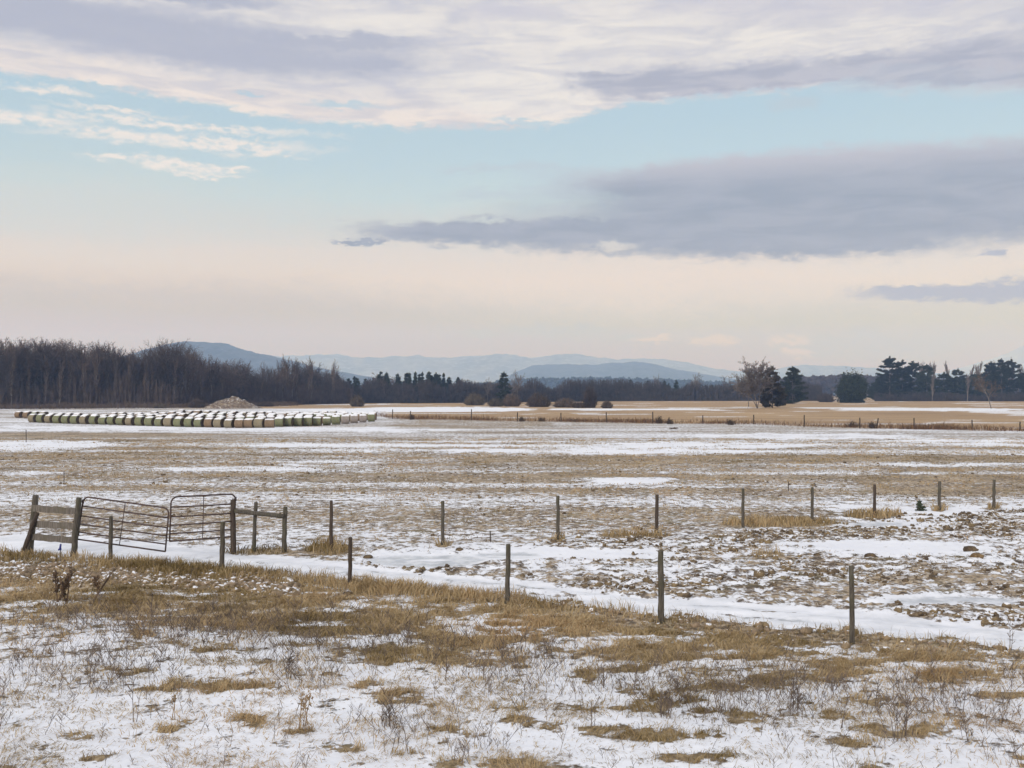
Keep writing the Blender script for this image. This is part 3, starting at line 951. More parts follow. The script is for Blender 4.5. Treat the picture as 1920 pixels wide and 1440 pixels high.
def bale_mesh(mat, seed, L=1.16, r=.66):
    rr = np.random.default_rng(seed)
    n = 28; xs = [-L / 2, -L / 2 + .05, -L / 4, 0, L / 4, L / 2 - .05, L / 2]; rs = [r - .07, r, r * 1.01, r * 1.005, r * 1.01, r, r - .07]
    V = []; th = np.arange(n) * 2 * np.pi / n
    sag = 1 + .015 * rr.normal(0, 1, n)
    for xx, ra in zip(xs, rs):
        yy = np.cos(th) * ra * sag; zz = np.sin(th) * ra * sag
        zz = np.maximum(zz, -r * .93)      # flat where it sits
        V += [(xx, a, b + r * .93) for a, b in zip(yy, zz)]
    m = len(xs)
    V += [(-L / 2 - .015, 0, r * .93), (L / 2 + .015, 0, r * .93)]
    q = [(i * n + k, (i + 1) * n + k, (i + 1) * n + (k + 1) % n, i * n + (k + 1) % n) for i in range(m - 1) for k in range(n)]
    t3 = [(m * n, (k), (k + 1) % n) for k in range(n)] + [(m * n + 1, (m - 1) * n + (k + 1) % n, (m - 1) * n + k) for k in range(n)]
    return npmesh('bale_body', V, [np.array(t3), np.array(q)], [mat, BALE_END], False, fmat=[1] * len(t3) + [0] * len(q))


def bale_cap(seed, L=1.16, r=.66):
    rr = np.random.default_rng(seed + 99)
    n = 9; m = 8; V = []; top = R(44)
    off = rr.uniform(-.12, .12)
    for i in range(m):
        xx = -L / 2 + .02 + (L - .04) * i / (m - 1)
        for k in range(n):
            a = -top + 2 * top * k / (n - 1) + off + rr.uniform(-.07, .07)
            edge = min(k, n - 1 - k, i, m - 1 - i)
            ra = r * 1.01 + (.07 if edge > 1 else .045 if edge else -.02) + rr.uniform(-.012, .012)
            V.append((xx + rr.uniform(-.03, .03), math.sin(a) * ra, math.cos(a) * ra + r * .93))
    q = [(i * n + k, (i + 1) * n + k, (i + 1) * n + k + 1, i * n + k + 1) for i in range(m - 1) for k in range(n - 1)]
    return npmesh('bale_snow', V, [np.array(q)], [SNOWM], True)


BALES = {k: [bale_mesh(BALE[k], s) for s in range(3)] for k in BALE}
CAPS = [bale_cap(s) for s in range(5)]
BG = {1: 'bales of the front row', 2: 'snow-capped bales behind the front row'}


def put_bale(p, rz, kind, label, group):
    b = thing('hay_bale', label, 'hay bale', p, rz, group)
    k = random.randrange(3); s = random.uniform(.90, 1.06)
    b.scale = (random.uniform(.88, 1.06), s, s * random.uniform(.95, 1.02))
    link('bale_body', BALES[kind][k], b)
    link('snow_cap', CAPS[random.randrange(5)], b)
    return b


def walk(path, step, jit=.06):
    """bales set side by side along a bending row, stepped sideways by a bale length"""
    out = []; px = path[0][0]
    while px < path[-1][0]:
        p = at(px, float(lin(px, path)))
        p2 = at(px + 4, float(lin(px + 4, path))); t = p2 - p
        out.append((p, .25 * math.atan2(t.y, t.x)))
        px += step * random.uniform(1 - jit, 1 + jit) * FPX / p.y
    return out


front = walk([(63, 792), (150, 795), (250, 798), (350, 800.5), (440, 802), (505, 802), (520, 800), (600, 798), (640, 795), (712, 789)], 1.27)
greens = lambda px: 'tan' if px < 60 else None
for i, (p, a) in enumerate(front):
    px = CX + FPX * p.x / p.y
    if px < 340: kind = random.choice(['green', 'green', 'green', 'tan'])
    elif px < 390: kind = 'green'
    elif px < 525: kind = random.choice(['tan', 'brown', 'tan', 'brown', 'green'])
    elif px < 640: kind = 'green'
    else: kind = 'grey' if px < 690 else 'green'
    p.z = gzf(p.x, p.y) - .03
    w = {'green': 'green-netted', 'tan': 'tan', 'brown': 'rusty brown', 'grey': 'grey-brown'}[kind]
    put_bale(p, a - R(random.uniform(8, 20)), kind, f"{w} round hay bale, {ORD[i]} from the left in the front row", BG[1])
ROWS = [('second', [(36, 783.5), (120, 788), (200, 791), (350, 796), (440, 798), (600, 793.5), (700, 786.5)], 1.36),
        ('third', [(215, 785.5), (350, 791.5), (450, 794), (600, 789.5), (690, 784)], 1.42),
        ('fourth', [(290, 784), (400, 788), (500, 790), (645, 785.5)], 1.5),
        ('fifth', [(340, 781), (420, 784), (520, 786), (650, 782.5)], 1.55)]
for nm, path, st in ROWS:
    for j, (p, a) in enumerate(walk(path, st, .15)):
        p.z = gzf(p.x, p.y) - .03
        first = nm == 'second' and j < 2
        lab = (['brown round hay bale at the far left end of the second row, showing its side', 'tan round hay bale next to the far left end of the second row'][j] if first
               else f'round hay bale in the {nm} row of the stack, only its snowy top showing')
        put_bale(p, a - R(random.uniform(5, 22)), 'brown' if first else random.choice(['tan', 'brown', 'green', 'grey']), lab, None if first else f'snow-capped bales of the {nm} row')

# ------------------------------------------------------------------ trees
BARK = noisy('bare_bark', (.075, .062, .055), (.14, .12, .105), 1.2, rnd=.25)
BARK_P = noisy('pale_bark', (.20, .175, .155), (.30, .27, .24), 1.2, rnd=.15)
TWIG = noisy('bare_twigs', (.062, .045, .038), (.112, .083, .068), .5, rnd=.45)
TWIG_W = noisy('warm_twigs', (.10, .07, .05), (.17, .12, .085), .5, rnd=.2)
TWIG_G = noisy('grey_twigs', (.105, .086, .074), (.165, .137, .12), .5, rnd=.2)
NEEDLE = noisy('pine_needles', (.014, .020, .010), (.042, .050, .024), .9, rnd=.3)
NEEDLE_W = noisy('browned_needles', (.045, .036, .022), (.085, .066, .038), .9, rnd=.2)
SCRUB = noisy('scrub_twigs', (.075, .055, .040), (.15, .12, .075), .8, rnd=.3)
DTWIG = noisy('dark_twigs', (.040, .033, .030), (.070, .056, .050), .5)  # darker twig colour for the brush along the tree lines
SCRUB_R = noisy('rusty_scrub', (.070, .050, .038), (.125, .09, .065), .8, rnd=.3)


def bare_tree(seed, h, style):
    """returns (trunk segments, twig segments) for a leafless tree of height h"""
    rr = random.Random(seed)
    tr, tw = [], []

    def grow(p, d, L, r, depth):
        n = 3 if depth else 11 if style == 'tall' else 7
        q = p
        for i in range(n):
            w = .035 if (style == 'tall' and not depth) else .09
            d2 = (d + Vector((rr.gauss(0, w), rr.gauss(0, w), rr.gauss(.03 if style != 'round' else 0, .05)))).normalized()
            e = q + d2 * (L / n)
            r2 = max(r * (1 - (.75 if depth == 0 else .6) / n), .012)
            (tr if depth < 2 else tw).append((q, e, r, r2))
            if depth < 3:
                t = i / n
                lo = .14 if style == 'tall' else .22
                if depth or t >= lo:
                    k = (4 if style == 'tall' else 4) if depth == 0 else 2 if depth == 1 else 3
                    for _ in range(k):
                        a = rr.uniform(0, 2 * math.pi)
                        ang = rr.uniform(.18, .5) if style == 'tall' else rr.uniform(.5, 1.15)
                        s = d2.orthogonal().normalized()
                        s.rotate(Matrix.Rotation(a, 3, d2))
                        nd = (d2 * math.cos(ang) + s * math.sin(ang) + Vector((0, 0, .35 if style == 'tall' else .12))).normalized()
                        f = {0: (.27 if style == 'tall' else .52), 1: .5, 2: .42}[depth]
                        grow(e, nd, L * f * rr.uniform(.6, 1.1) * ((.55 + .65 * t if style == 'tall' else 1 - .35 * t) if depth == 0 else 1), r2 * .55, depth + 1)
            q, r, d = e, r2, d2
    if style == 'broom':
        style = 'round'
        for _ in range(rr.choice((2, 3))):
            d0 = Vector((rr.uniform(-.13, .13), rr.uniform(-.13, .13), 1)).normalized()
            grow(Vector((rr.uniform(-.5, .5), rr.uniform(-.5, .5), -.2)), d0, h * rr.uniform(.55, .72), h * .010, 0)
        return tr, tw
    L0 = h * (.80 if style == 'tall' else .70)
    nst = 1 if style != 'multi' else 4
    for s_ in range(nst):
        d0 = Vector((rr.gauss(0, .03), rr.gauss(0, .03), 1)) if nst == 1 else Vector((rr.uniform(-.35, .35), rr.uniform(-.35, .35), 1))
        grow(Vector((0, 0, -.2)), d0.normalized(), L0 * (1 if nst == 1 else rr.uniform(.75, 1)), h * (.011 if style == 'tall' else .016) / (1 if nst == 1 else 1.7), 0)
    return tr, tw


def twig_mesh(segs, minr, mat, name):
    V, F = stem_strips([(a, b, max(r0, minr), max(r1, minr * .6)) for a, b, r0, r1 in segs])
    return npmesh(name, V, [F], [mat])


def clip_height(tr, tw, h):
    zmax = max(max(a.z, b.z) for a, b, _, _ in tr + tw)
    s = h / zmax
    f = lambda q: [(a * s, b * s, r0 * s, r1 * s) for a, b, r0, r1 in q]
    return f(tr), f(tw)


def make_bare(seed, h, style, bark, twig, minr):
    tr, tw = clip_height(*bare_tree(seed, h, style), h)
    return twig_mesh(tr, minr * 1.2, bark, 'trunk'), twig_mesh(tw, minr, twig, 'crown')


def leaf_quads(Cn, size, rr):
    """random little faces round the points Cn"""
    n = len(Cn)
    a = rr.normal(0, 1, (n, 3)); a /= np.linalg.norm(a, axis=1)[:, None]
    b = np.cross(a, rr.normal(0, 1, (n, 3))); b /= np.linalg.norm(b, axis=1)[:, None]
    s = (size * rr.uniform(.6, 1.3, n))[:, None]
    V = np.stack([Cn - a * s, Cn + b * s * .45, Cn + a * s, Cn - b * s * .45], 1).reshape(-1, 3)
    F = np.arange(n)[:, None] * 4 + np.arange(4)[None]
    return V, F


def make_pine(seed, h, width, mat, style='pine', leaf=.28, dens=1.0):
    rr = np.random.default_rng(seed)
    pts = []; limbs = []
    t0 = (.14 if style == 'pine' else .05) * (.3 if dens >= 1.0 else 1)
    nw = 15 if style == 'pine' else 18
    for i in range(nw):
        t = t0 + (1 - t0) * (i + rr.uniform(-.3, .3)) / nw
        prof = (1 - t) ** .62 * (.72 + .28 * min(1, (t - t0 + .1) * 4)) if style == 'pine' else (1 - t) ** .9
        z = h * t
        for b in range(rr.integers(4, 7)):
            a = rr.uniform(0, 2 * np.pi)
            L = width / 2 * (prof * rr.uniform(.65, 1.15) + .06)
            rise = rr.uniform(.05, .35) if style == 'pine' else rr.uniform(-.25, .05)
            tip = np.array([np.cos(a) * L, np.sin(a) * L, z + rise * L])
            limbs.append((Vector((0, 0, z)), Vector(tip), .05 * h / 18, .02 * h / 18))
            m = int((4 + L * 3.0) * dens)
            for k in range(m):
                u = .35 + .65 * (k + rr.uniform(0, 1)) / m
                c = np.array([0, 0, z]) * (1 - u) + tip * u
                n = 13
                pts.append(c + rr.normal(0, 1, (n, 3)) * np.array([.30, .30, .20]) * (.5 + h / 30))
    n = int(60 * dens)
    pts.append(np.array([0, 0, h * .97]) + rr.normal(0, 1, (n, 3)) * np.array([.22, .22, .45]) * h / 18)
    V, F = leaf_quads(np.concatenate(pts), leaf, rr)
    tr = [(Vector((0, 0, -.3)), Vector((.05, 0, h * .5)), h * .016, h * .011), (Vector((.05, 0, h * .5)), Vector((0, .05, h * .97)), h * .011, h * .003)] + limbs
    return twig_mesh(tr, .03, BARK, 'trunk'), npmesh('crown', V, [F], [mat])


def make_round(seed, h, width, mat, n=3800, leaf=.22, lumps=26, shell=.55):
    """dense rounded evergreen or bush: leaf clumps in an uneven dome"""
    rr = np.random.default_rng(seed)
    d = rr.normal(0, 1, (lumps, 3)); d /= np.linalg.norm(d, axis=1)[:, None]
    cz = d * rr.uniform(shell, .85, (lumps, 1))
    cz[:, 2] = .47 + cz[:, 2] * .53
    k = rr.integers(0, lumps, n)
    p = cz[k] + rr.normal(0, .13, (n, 3))
    p[:, 2] = np.maximum(p[:, 2], .01 + rr.uniform(0, .06, n))
    V, F = leaf_quads(p * np.array([width / 2, width / 2, h]), leaf, rr)
    segs = []
    for j in range(14):
        e = cz[rr.integers(0, lumps)] * np.array([width / 2, width / 2, h]) * .8
        segs.append((Vector((0, 0, -.1)), Vector(e), .05, .02))
    return twig_mesh(segs, .02, BARK, 'trunk'), npmesh('crown', V, [F], [mat])


def scrub(seed, h, width, mat, n=420, minr=.03):
    """leafless bush: many rising twigs from a spread base"""
    rr = random.Random(seed); segs = []
    for _ in range(n):
        a = rr.uniform(0, 2 * math.pi); q = math.sqrt(rr.random()) * width / 2
        b = Vector((math.cos(a) * q * .75, math.sin(a) * q * .75, -.05))
        top = h * rr.uniform(.45, 1.0) * math.sqrt(max(.08, 1 - (q / (width / 2)) ** 2))
        m = b + Vector((math.cos(a) * q * .18 + rr.gauss(0, .1), math.sin(a) * q * .18 + rr.gauss(0, .1), top * .55))
        e = b + Vector((math.cos(a) * q * .35 + rr.gauss(0, .25), math.sin(a) * q * .35 + rr.gauss(0, .25), top))
        segs += [(b, m, minr * 1.2, minr), (m, e, minr, minr * .5)]
        for _ in range(3):
            s = m.lerp(e, rr.uniform(0, .9))
            segs.append((s, s + Vector((rr.gauss(0, .3), rr.gauss(0, .3), rr.uniform(.1, .5))) * (h / 3), minr * .8, minr * .4))
    V, F = stem_strips(segs)
    return npmesh('scrub', V, [F], [mat])


def put_tree(name, meshes, p, label, group=None, s=1.0, sw=None, cat='tree', rz=None):
    p = Vector(p); p.z = gzf(p.x, p.y)
    t = thing(name, label, cat, p, random.uniform(0, 6.28) if rz is None else rz, group)
    t.scale = (sw or s, sw or s, s)
    link('trunk', meshes[0], t); link('crown', meshes[1], t)
    return t


# --- the bare wood at the left
WOODS = [make_bare(100 + i, 18, 'tall', BARK, TWIG, .026) for i in range(6)] + [make_bare(120 + i, 18, 'broom', BARK, TWIG, .026) for i in range(6)]
WOOD_TOP = [(-200, 632), (0, 628), (100, 632), (200, 636), (235, 648), (275, 654), (295, 638), (340, 634), (355, 648), (370, 660), (410, 668), (440, 672), (470, 680), (510, 676), (545, 668), (590, 672), (610, 690), (640, 680), (652, 705)]
WOOD_BASE = [(-200, 766), (0, 765.5), (330, 763), (480, 760), (640, 756.5)]
GW = 'bare trees of the dense left wood'
for row, (dd, cnt) in enumerate([(0, 44), (9, 44), (20, 38), (34, 30)]):
    for k in range(cnt):
        px = -90 + 725 * (k + random.uniform(.1, .9)) / cnt
        base = float(lin(px, WOOD_BASE)); D = dist(base) + dd + random.uniform(-3, 3)
        top = float(lin(px, WOOD_TOP)) + random.choice((0, 2, 5, 8, 12)) + random.uniform(-3, 5)
        if px > 470: top += random.choice((0, 0, 10, 18))
        h = CAM_H + (HZ - top) / FPX * D
        put_tree('bare_tree', WOODS[random.randrange(12)], ((px - CX) / FPX * D, D, 0), 'bare dark brown tree in the dense wood at left', GW, h / 18, h / 18 * random.uniform(.8, 1.25))
PALEB = [make_bare(140 + i, 18, 'tall', BARK_P, TWIG_W, .034) for i in range(2)]
for px, top, lab in [(112, 700, 'pale thin trunk at the left edge of the dense wood'), (541, 662, 'tall pale-barked bare tree near the right end of the left wood'), (548, 672, 'pale-barked tree close beside the tall pale one'),
                     (625, 672, 'last tall bare tree at the right end of the left wood'), (583, 665, 'bare tree with a pale narrow crown above the right end of the left wood'), (530, 676, 'slim pale tree left of the tall pale-barked one')]:
    D = dist(float(lin(px, WOOD_BASE))) - 4; h = CAM_H + (HZ - top) / FPX * D
    put_tree('bare_tree', PALEB[px % 2], ((px - CX) / FPX * D, D, 0), lab, None, h / 18)


GE = 'pale trunks along the edge of the left wood'
for i in range(22):
    px = 10 + 590 * (i + random.uniform(.1, .9)) / 22; top = float(lin(px, WOOD_TOP)) + random.uniform(14, 40)
    D = dist(float(lin(px, WOOD_BASE))) - 2; h = CAM_H + (HZ - top) / FPX * D
    put_tree('bare_tree', PALEB[i % 2], ((px - CX) / FPX * D, D, 0), 'slim tree with a paler trunk along the front edge of the left wood', GE, h / 18, h / 18 * .8)


def undergrowth(name, pts, mat, label, n, hrange, minr=.04):
    """tangle of low twigs along a line of photo points (px, base py, depth)"""
    rr = random.Random(n); segs = []
    xs = [p[0] for p in pts]
    for _ in range(n):
        px = rr.uniform(xs[0], xs[-1]); D = dist(float(lin(px, pts))) + abs(rr.gauss(0, 14))
        b = Vector(((px - CX) / FPX * D, D, gzf((px - CX) / FPX * D, D) - .1))
        h = rr.uniform(*hrange) * (.5 + vn(px * .03))
        m = b + Vector((rr.gauss(0, .3), rr.gauss(0, .3), h * .6)); e = m + Vector((rr.gauss(0, .5), rr.gauss(0, .5), h * .5))
        segs += [(b, m, minr * 1.4, minr), (m, e, minr, minr * .5)]
        for _ in range(3):
            s = b.lerp(e, rr.uniform(.3, 1)); segs.append((s, s + Vector((rr.gauss(0, .5), rr.gauss(0, .5), rr.uniform(.2, .9))), minr, minr * .5))
    V, F = stem_strips(segs)
    tag(link(name, npmesh(name, V, [F], [mat])), label, 'undergrowth', kind='stuff')


def vn(t):
    return float(vnoise(np.array([t]), np.array([.5]), 77)[0])


undergrowth('undergrowth', [(-150, 766.2), (0, 765.8), (330, 763.4), (480, 760.4), (660, 756.5)], TWIG, 'tangled dark undergrowth along the foot of the left wood', 11000, (2.0, 8.0), .05)
def rear_wood():
    rr = random.Random(31); segs = []
    for _ in range(3400):
        px = rr.uniform(-100, 625); D = dist(float(lin(px, WOOD_BASE))) + rr.uniform(42, 75)
        x = (px - CX) / FPX * D
        h = (CAM_H + (HZ - float(lin(px, WOOD_TOP)) - rr.uniform(8, 34)) / FPX * D) * rr.uniform(.75, 1)
        if px > 480 and rr.random() < .5: h *= .7
        b = Vector((x, D, -.1)); m = b + Vector((rr.gauss(0, .3), rr.gauss(0, .3), h * .55)); e = b + Vector((rr.gauss(0, .7), rr.gauss(0, .7), h))
        segs += [(b, m, .09, .06), (m, e, .06, .03)]
        for _ in range(4):
            q = m.lerp(e, rr.uniform(0, .9)); segs.append((q, q + Vector((rr.gauss(0, .7), rr.gauss(0, .7), rr.uniform(.8, 2.2))), .04, .02))
    V, F = stem_strips(segs)
    tag(link('rear_wood', npmesh('rear_wood', V, [F], [TWIG])), 'back of the left wood, closing into one dark brown mass', 'woods', kind='stuff')


rear_wood()
undergrowth('wood_edge_scrub', [(-150, 767.6), (0, 767), (330, 765), (560, 761)], SCRUB_R, 'low rusty brush along the edge of the left wood', 2600, (.4, 1.4), .035)

# --- snow-dusted heap behind the bales
def heap():
    g = ground_at(437, 765.5)
    n = 72; m = 30
    u = np.linspace(-1, 1, n); v = np.linspace(-1, 1, m)
    U, Vv = np.meshgrid(u, v)
    rad = np.sqrt(U ** 2 + Vv ** 2)
    hgt = np.clip(1 - rad ** 1.4, 0, 1) * (.75 + .5 * fbm(U * 3 + 5, Vv * 3, 1, 4, 501)) + .62 * (fbm(U * 8, Vv * 8, 1, 4, 511, .6) - .5) * np.clip(1 - rad, 0, 1) ** .5
    hgt = hgt * (1 - .25 * (U > .1) * (U - .1)) * 3.2
    X = U * 9.0; Y = Vv * 6
    i = np.arange(m - 1)[:, None] * n + np.arange(n - 1)[None]
    F = np.stack([i, i + 1, i + n + 1, i + n], -1).reshape(-1, 4)
    mt = clod_material('heap_soil', (.08, .056, .042), (.18, .135, .10), 1.08)
    o = link('dirt_heap', npmesh('dirt_heap', np.stack([X.ravel(), Y.ravel(), hgt.ravel() - .12], 1), [F], [mt], True), None, g)
    tag(o, 'snow-speckled dirt heap between the hay bales and the left wood', 'dirt heap')


heap()
for px, py, w, h, mat, lab in [(670, 762, 26, 24, SCRUB, 'rounded olive-brown bush standing alone right of the bales'), (370, 764.5, 30, 20, SCRUB_R, 'low rusty bush left of the dirt heap'),
                               (300, 765, 26, 11, SCRUB, 'low brown bush behind the middle of the bale rows'), (498, 762, 30, 11, SCRUB_R, 'low brush at the right foot of the dirt heap'),
                               (890, 760, 40, 26, SCRUB, 'wide olive bush at the left end of the hedgerow'), (960, 762, 34, 28, SCRUB_R, 'rusty dense bush under the lone dark pine'),
                               (1010, 763, 46, 30, SCRUB_R, 'tall brown thicket in the middle of the hedgerow'), (1060, 764, 46, 20, SCRUB_R, 'low dark thicket right of the tall brown one'),
                               (1106, 765, 26, 44, TWIG, 'upright dark bush near the right end of the hedgerow'), (1138, 766, 20, 16, SCRUB_R, 'last rounded rusty bush at the right end of the hedgerow'),
                               (1085, 765, 24, 14, SCRUB_R, 'small rusty bush left of the upright dark one'), (930, 762, 30, 18, SCRUB, 'low olive bush between the wide olive and the rusty one'),
                               (1468, 757, 50, 14, SCRUB_R, 'low brown brush at the foot of the lone trees at right'), (1548, 754, 30, 20, TWIG, 'grey rounded bush left of the round evergreen')]:
    g = ground_at(px, py); k = g.y / FPX
    o = link('bush', scrub(px, h * k, w * k, mat, 420, .020 * g.y / 150), None, g)
    tag(o, lab, 'bush')

# weeds on the far fence line seen one by one
for px, py, w, h, lab in [(1080, 791, 9, 8, 'small dry weed tuft by the far fence below the hedgerow'), (1235, 794, 14, 17, 'dark weed clump beside the tall far post'), (1256, 795, 12, 15, 'dark weed clump just right of the one beside the tall far post'),
                          (1370, 797, 16, 14, 'brown weed clump below the lone round-crowned tree'), (1262, 805, 12, 5, 'low weed tuft on the snow just before the far fence'), (978, 790, 10, 12, 'dark weed tuft in mid picture on the far fence line'),
                          (1636, 803, 14, 16, 'reddish weed clump beside the leaning far post'), (1016, 790, 14, 10, 'rusty weed tuft left of the hedgerow on the far fence line'), (1600, 801, 20, 14, 'rusty weed clump left of the leaning far post'),
                          (772, 786, 8, 14, 'dark weed tuft right of the hay bales')]:
    g = ground_at(px, py); k = g.y / FPX
    tag(link('weed_clump', scrub(px + 3, h * k, w * k, SCRUB_R, 60, .022), None, g), lab, 'weeds')

# --- middle tree line
PINES = [make_pine(200 + i, 14, 7.0, NEEDLE, 'pine', .30) for i in range(4)]
SPRUCE = [make_pine(220 + i, 14, 5.0, NEEDLE, 'spruce', .30) for i in range(3)]
ROUNDB = [make_bare(240 + i, 14, 'round', BARK, TWIG, .05) for i in range(5)]
GM = 'trees of the middle tree line'
MID_TOP = [(615, 700), (650, 704), (690, 708), (705, 700), (720, 697), (740, 702), (760, 700), (775, 697), (830, 698), (840, 704), (870, 708), (900, 714), (960, 712), (985, 722), (1040, 724), (1090, 722), (1140, 718), (1240, 718), (1300, 716), (1400, 718), (1500, 722)]
MID_BASE = [(600, 756), (800, 755.5), (1000, 753.5), (1150, 752), (1400, 751.6), (1540, 751.5)]
for row, (dd, cnt, lo) in enumerate([(0, 46, 8), (26, 46, 4), (55, 46, 0)]):
    for k in range(cnt):
        px = 618 + 900 * (k + random.uniform(.1, .9)) / cnt
        D = dist(float(lin(px, MID_BASE))) + dd + random.uniform(-6, 6)
        top = float(lin(px, MID_TOP)) + lo + random.uniform(-2, 9)
        h = CAM_H + (HZ - top) / FPX * D
        con = random.random() < (.75 if px < 860 else .35 if px < 1100 else .30)
        if con: M, lab = random.choice(PINES + SPRUCE), 'dark conifer in the distant middle tree line'
        else: M, lab = random.choice(ROUNDB), 'bare brown tree in the distant middle tree line'
        put_tree('pine_tree' if con else 'bare_tree', M, ((px - CX) / FPX * D, D, 0), lab, GM + (', conifers' if con else ', bare'), h / 14, h / 14 * random.uniform(.9, 1.4))
HEADS = [(713, 697, 'p', 'leftmost of two dark pine tops rising above the middle tree line'), (725, 699, 'p', 'right one of the two dark pine tops above the middle tree line'), (746, 701, 'p', 'dark pine top left of the long conifer clump'),
         (768, 699, 's', 'first spire of the long conifer clump in the middle tree line'), (779, 697, 's', 'second spire of the long conifer clump'), (792, 698, 's', 'third spire of the long conifer clump'), (804, 697, 'p', 'broad dark crown in the middle of the long conifer clump'),
         (818, 699, 'p', 'dark pine crown right of the middle of the long conifer clump'), (832, 700, 's', 'last spire at the right end of the long conifer clump'), (859, 707, 'p', 'flat-topped dark tree right of the long conifer clump'),
         (1111, 715, 'r', 'leftmost rounded pine over the right-hand tree line'), (1132, 713, 'r', 'second rounded pine over the right-hand tree line, close to the leftmost'), (1161, 713, 'r', 'third rounded pine over the right-hand tree line'),
         (1182, 712, 'r', 'broadest rounded pine over the right-hand tree line'), (1214, 714, 'r', 'rounded pine beside a thin bare treetop'), (1246, 714, 'r', 'rounded pine right of the thin bare treetop'), (1268, 713, 'r', 'last rounded pine over the right-hand tree line')]
for px, top, kd, lab in HEADS:
    D = dist(float(lin(px, MID_BASE))) + 4; h = CAM_H + (HZ - top) / FPX * D
    M = random.choice(PINES) if kd != 's' else random.choice(SPRUCE)
    put_tree('pine_tree', M, ((px - CX) / FPX * D, D, 0), lab, None, h / 14, h / 14 * (.8 if kd == 'p' else .75 if kd == 's' else .9))
LONE = make_pine(301, 16, 9.5, NEEDLE, 'pine', .33, 1.2)
g = ground_at(945, 757); h = CAM_H + (HZ - 699) / FPX * g.y
put_tree('pine_tree', LONE, g, 'lone dark rounded pine rising from the hedgerow in mid picture', None, h / 16)
for px, py, top, wd, lab in [(972, 756, 693, .9, 'pale bare tree right of the lone dark pine in mid picture'), (1230, 752, 700, .5, 'thin bare treetop rising between the rounded pines'), (1300, 751.8, 697, 1.0, 'bare round-crowned tree over the right-hand tree line'),
                             (1352, 751.8, 704, 1.0, 'low spreading bare tree left of the lone round-crowned tree'), (914, 756, 706, .6, 'small bare tree left of the lone dark pine')]:
    D = dist(py); h = CAM_H + (HZ - top) / FPX * D
    put_tree('bare_tree', make_bare(px, 14, 'round', BARK, TWIG_G, .045), ((px - CX) / FPX * D, D, 0), lab, None, h / 14, h / 14 * wd)

# --- lone group at right
def single(px, py, top, style, bark, twig, minr, lab, wd=1.0, seed=None):
    g = ground_at(px, py); h = CAM_H + (HZ - top) / FPX * g.y
    put_tree('bare_tree', make_bare(seed or px, h, style, bark, twig, minr), g, lab, None, 1.0, wd)


single(1420, 766, 668, 'multi', BARK, TWIG_G, .055, 'lone round-crowned bare tree standing in the straw field', 1.15, 911)
g = ground_at(1448, 765); h = CAM_H + (HZ - 688) / FPX * g.y
put_tree('pine_tree', make_pine(312, h, 8.2, NEEDLE_W, 'pine', .30, 1.3), g, 'brownish narrow conifer against the lone round-crowned tree')
g = ground_at(1486, 757.5); h = CAM_H + (HZ - 688) / FPX * g.y
put_tree('pine_tree', make_pine(313, h, 14.5, NEEDLE, 'pine', .36, 1.0), g, 'dark pine right of the lone round-crowned bare tree')
single(1404, 763, 700, 'round', BARK, TWIG, .035, 'smaller bare tree left of the lone round-crowned one', .9, 915)
g = ground_at(1597, 755.5); h = CAM_H + (HZ - 704) / FPX * g.y
put_tree('round_evergreen', make_round(321, h, 62 / FPX * g.y, NEEDLE, 20000, .45, 44, .5), g, 'round dark evergreen standing alone left of the right pines', cat='tree')

# --- pines and poplars at the right edge
for i, (px, top, w, lab) in enumerate([(1668, 669, 46, 'tallest dark pine, at the left end of the right-hand pine group'), (1692, 676, 40, 'second dark pine of the right-hand group'), (1712, 678, 42, 'third dark pine of the right-hand group'),
                                       (1738, 684, 36, 'shorter dark pine at the right end of the pine group'), (1796, 692, 34, 'dark pine standing alone among pale bare poplars'), (1858, 679, 40, 'dark pine behind the small bare field tree'),
                                       (1878, 674, 40, 'tall dark pine near the right edge'), (1897, 674, 46, 'rightmost tall pine in view'), (1770, 700, 40, 'low dark pine between the pine group and the lone pine among poplars'), (1828, 702, 38, 'low dark pine right of the lone pine among poplars'), (1648, 712, 30, 'smallest dark pine, at the far left foot of the right-hand pine group'), (1660, 700, 34, 'low pine skirting the left end of the right-hand group'), (1930, 690, 40, 'pine cut by the right edge')]):
    D = dist(752.2) + (i % 3) * 8; h = CAM_H + (HZ - top) / FPX * D
    put_tree('pine_tree', make_pine(330 + i, h, w * 1.55 / FPX * D, NEEDLE, 'pine', .50, 1.0), ((px - CX) / FPX * D, D, 0), lab)
POP = [make_bare(360 + i, 22, 'tall', BARK_P, TWIG_G, .075) for i in range(4)]
GP = 'pale bare poplars among the right pines'
for i in range(26):
    px = random.uniform(1735, 1925) if i < 22 else random.uniform(1640, 1740)
    D = dist(752) + random.uniform(8, 45); top = random.uniform(674, 694); h = CAM_H + (HZ - top) / FPX * D
    put_tree('bare_tree', POP[i % 4], ((px - CX) / FPX * D, D, 0), 'pale bare poplar standing behind the right pines', GP, h / 22, h / 22 * .8)
for px, top, lab in [(1748, 700, 'pale forked bare tree in front of the right pine group'), (1814, 700, 'slim pale bare trunk right of the lone pine among poplars')]:
    D = dist(752.5) - 6; h = CAM_H + (HZ - top) / FPX * D
    put_tree('bare_tree', POP[px % 4], ((px - CX) / FPX * D, D, 0), lab, None, h / 22)
single(1859, 766, 696, 'round', BARK, TWIG_W, .035, 'small brown bare tree on a clear trunk in the field at far right', 1.0, 917)
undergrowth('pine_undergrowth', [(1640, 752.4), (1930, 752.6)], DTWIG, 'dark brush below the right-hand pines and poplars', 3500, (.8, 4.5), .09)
undergrowth('line_undergrowth', [(610, 756.2), (800, 755.8), (1000, 753.8), (1150, 752.2), (1400, 751.8), (1540, 751.7)], DTWIG, 'dark brush filling the foot of the middle tree line', 18000, (2, 9.5), .11)

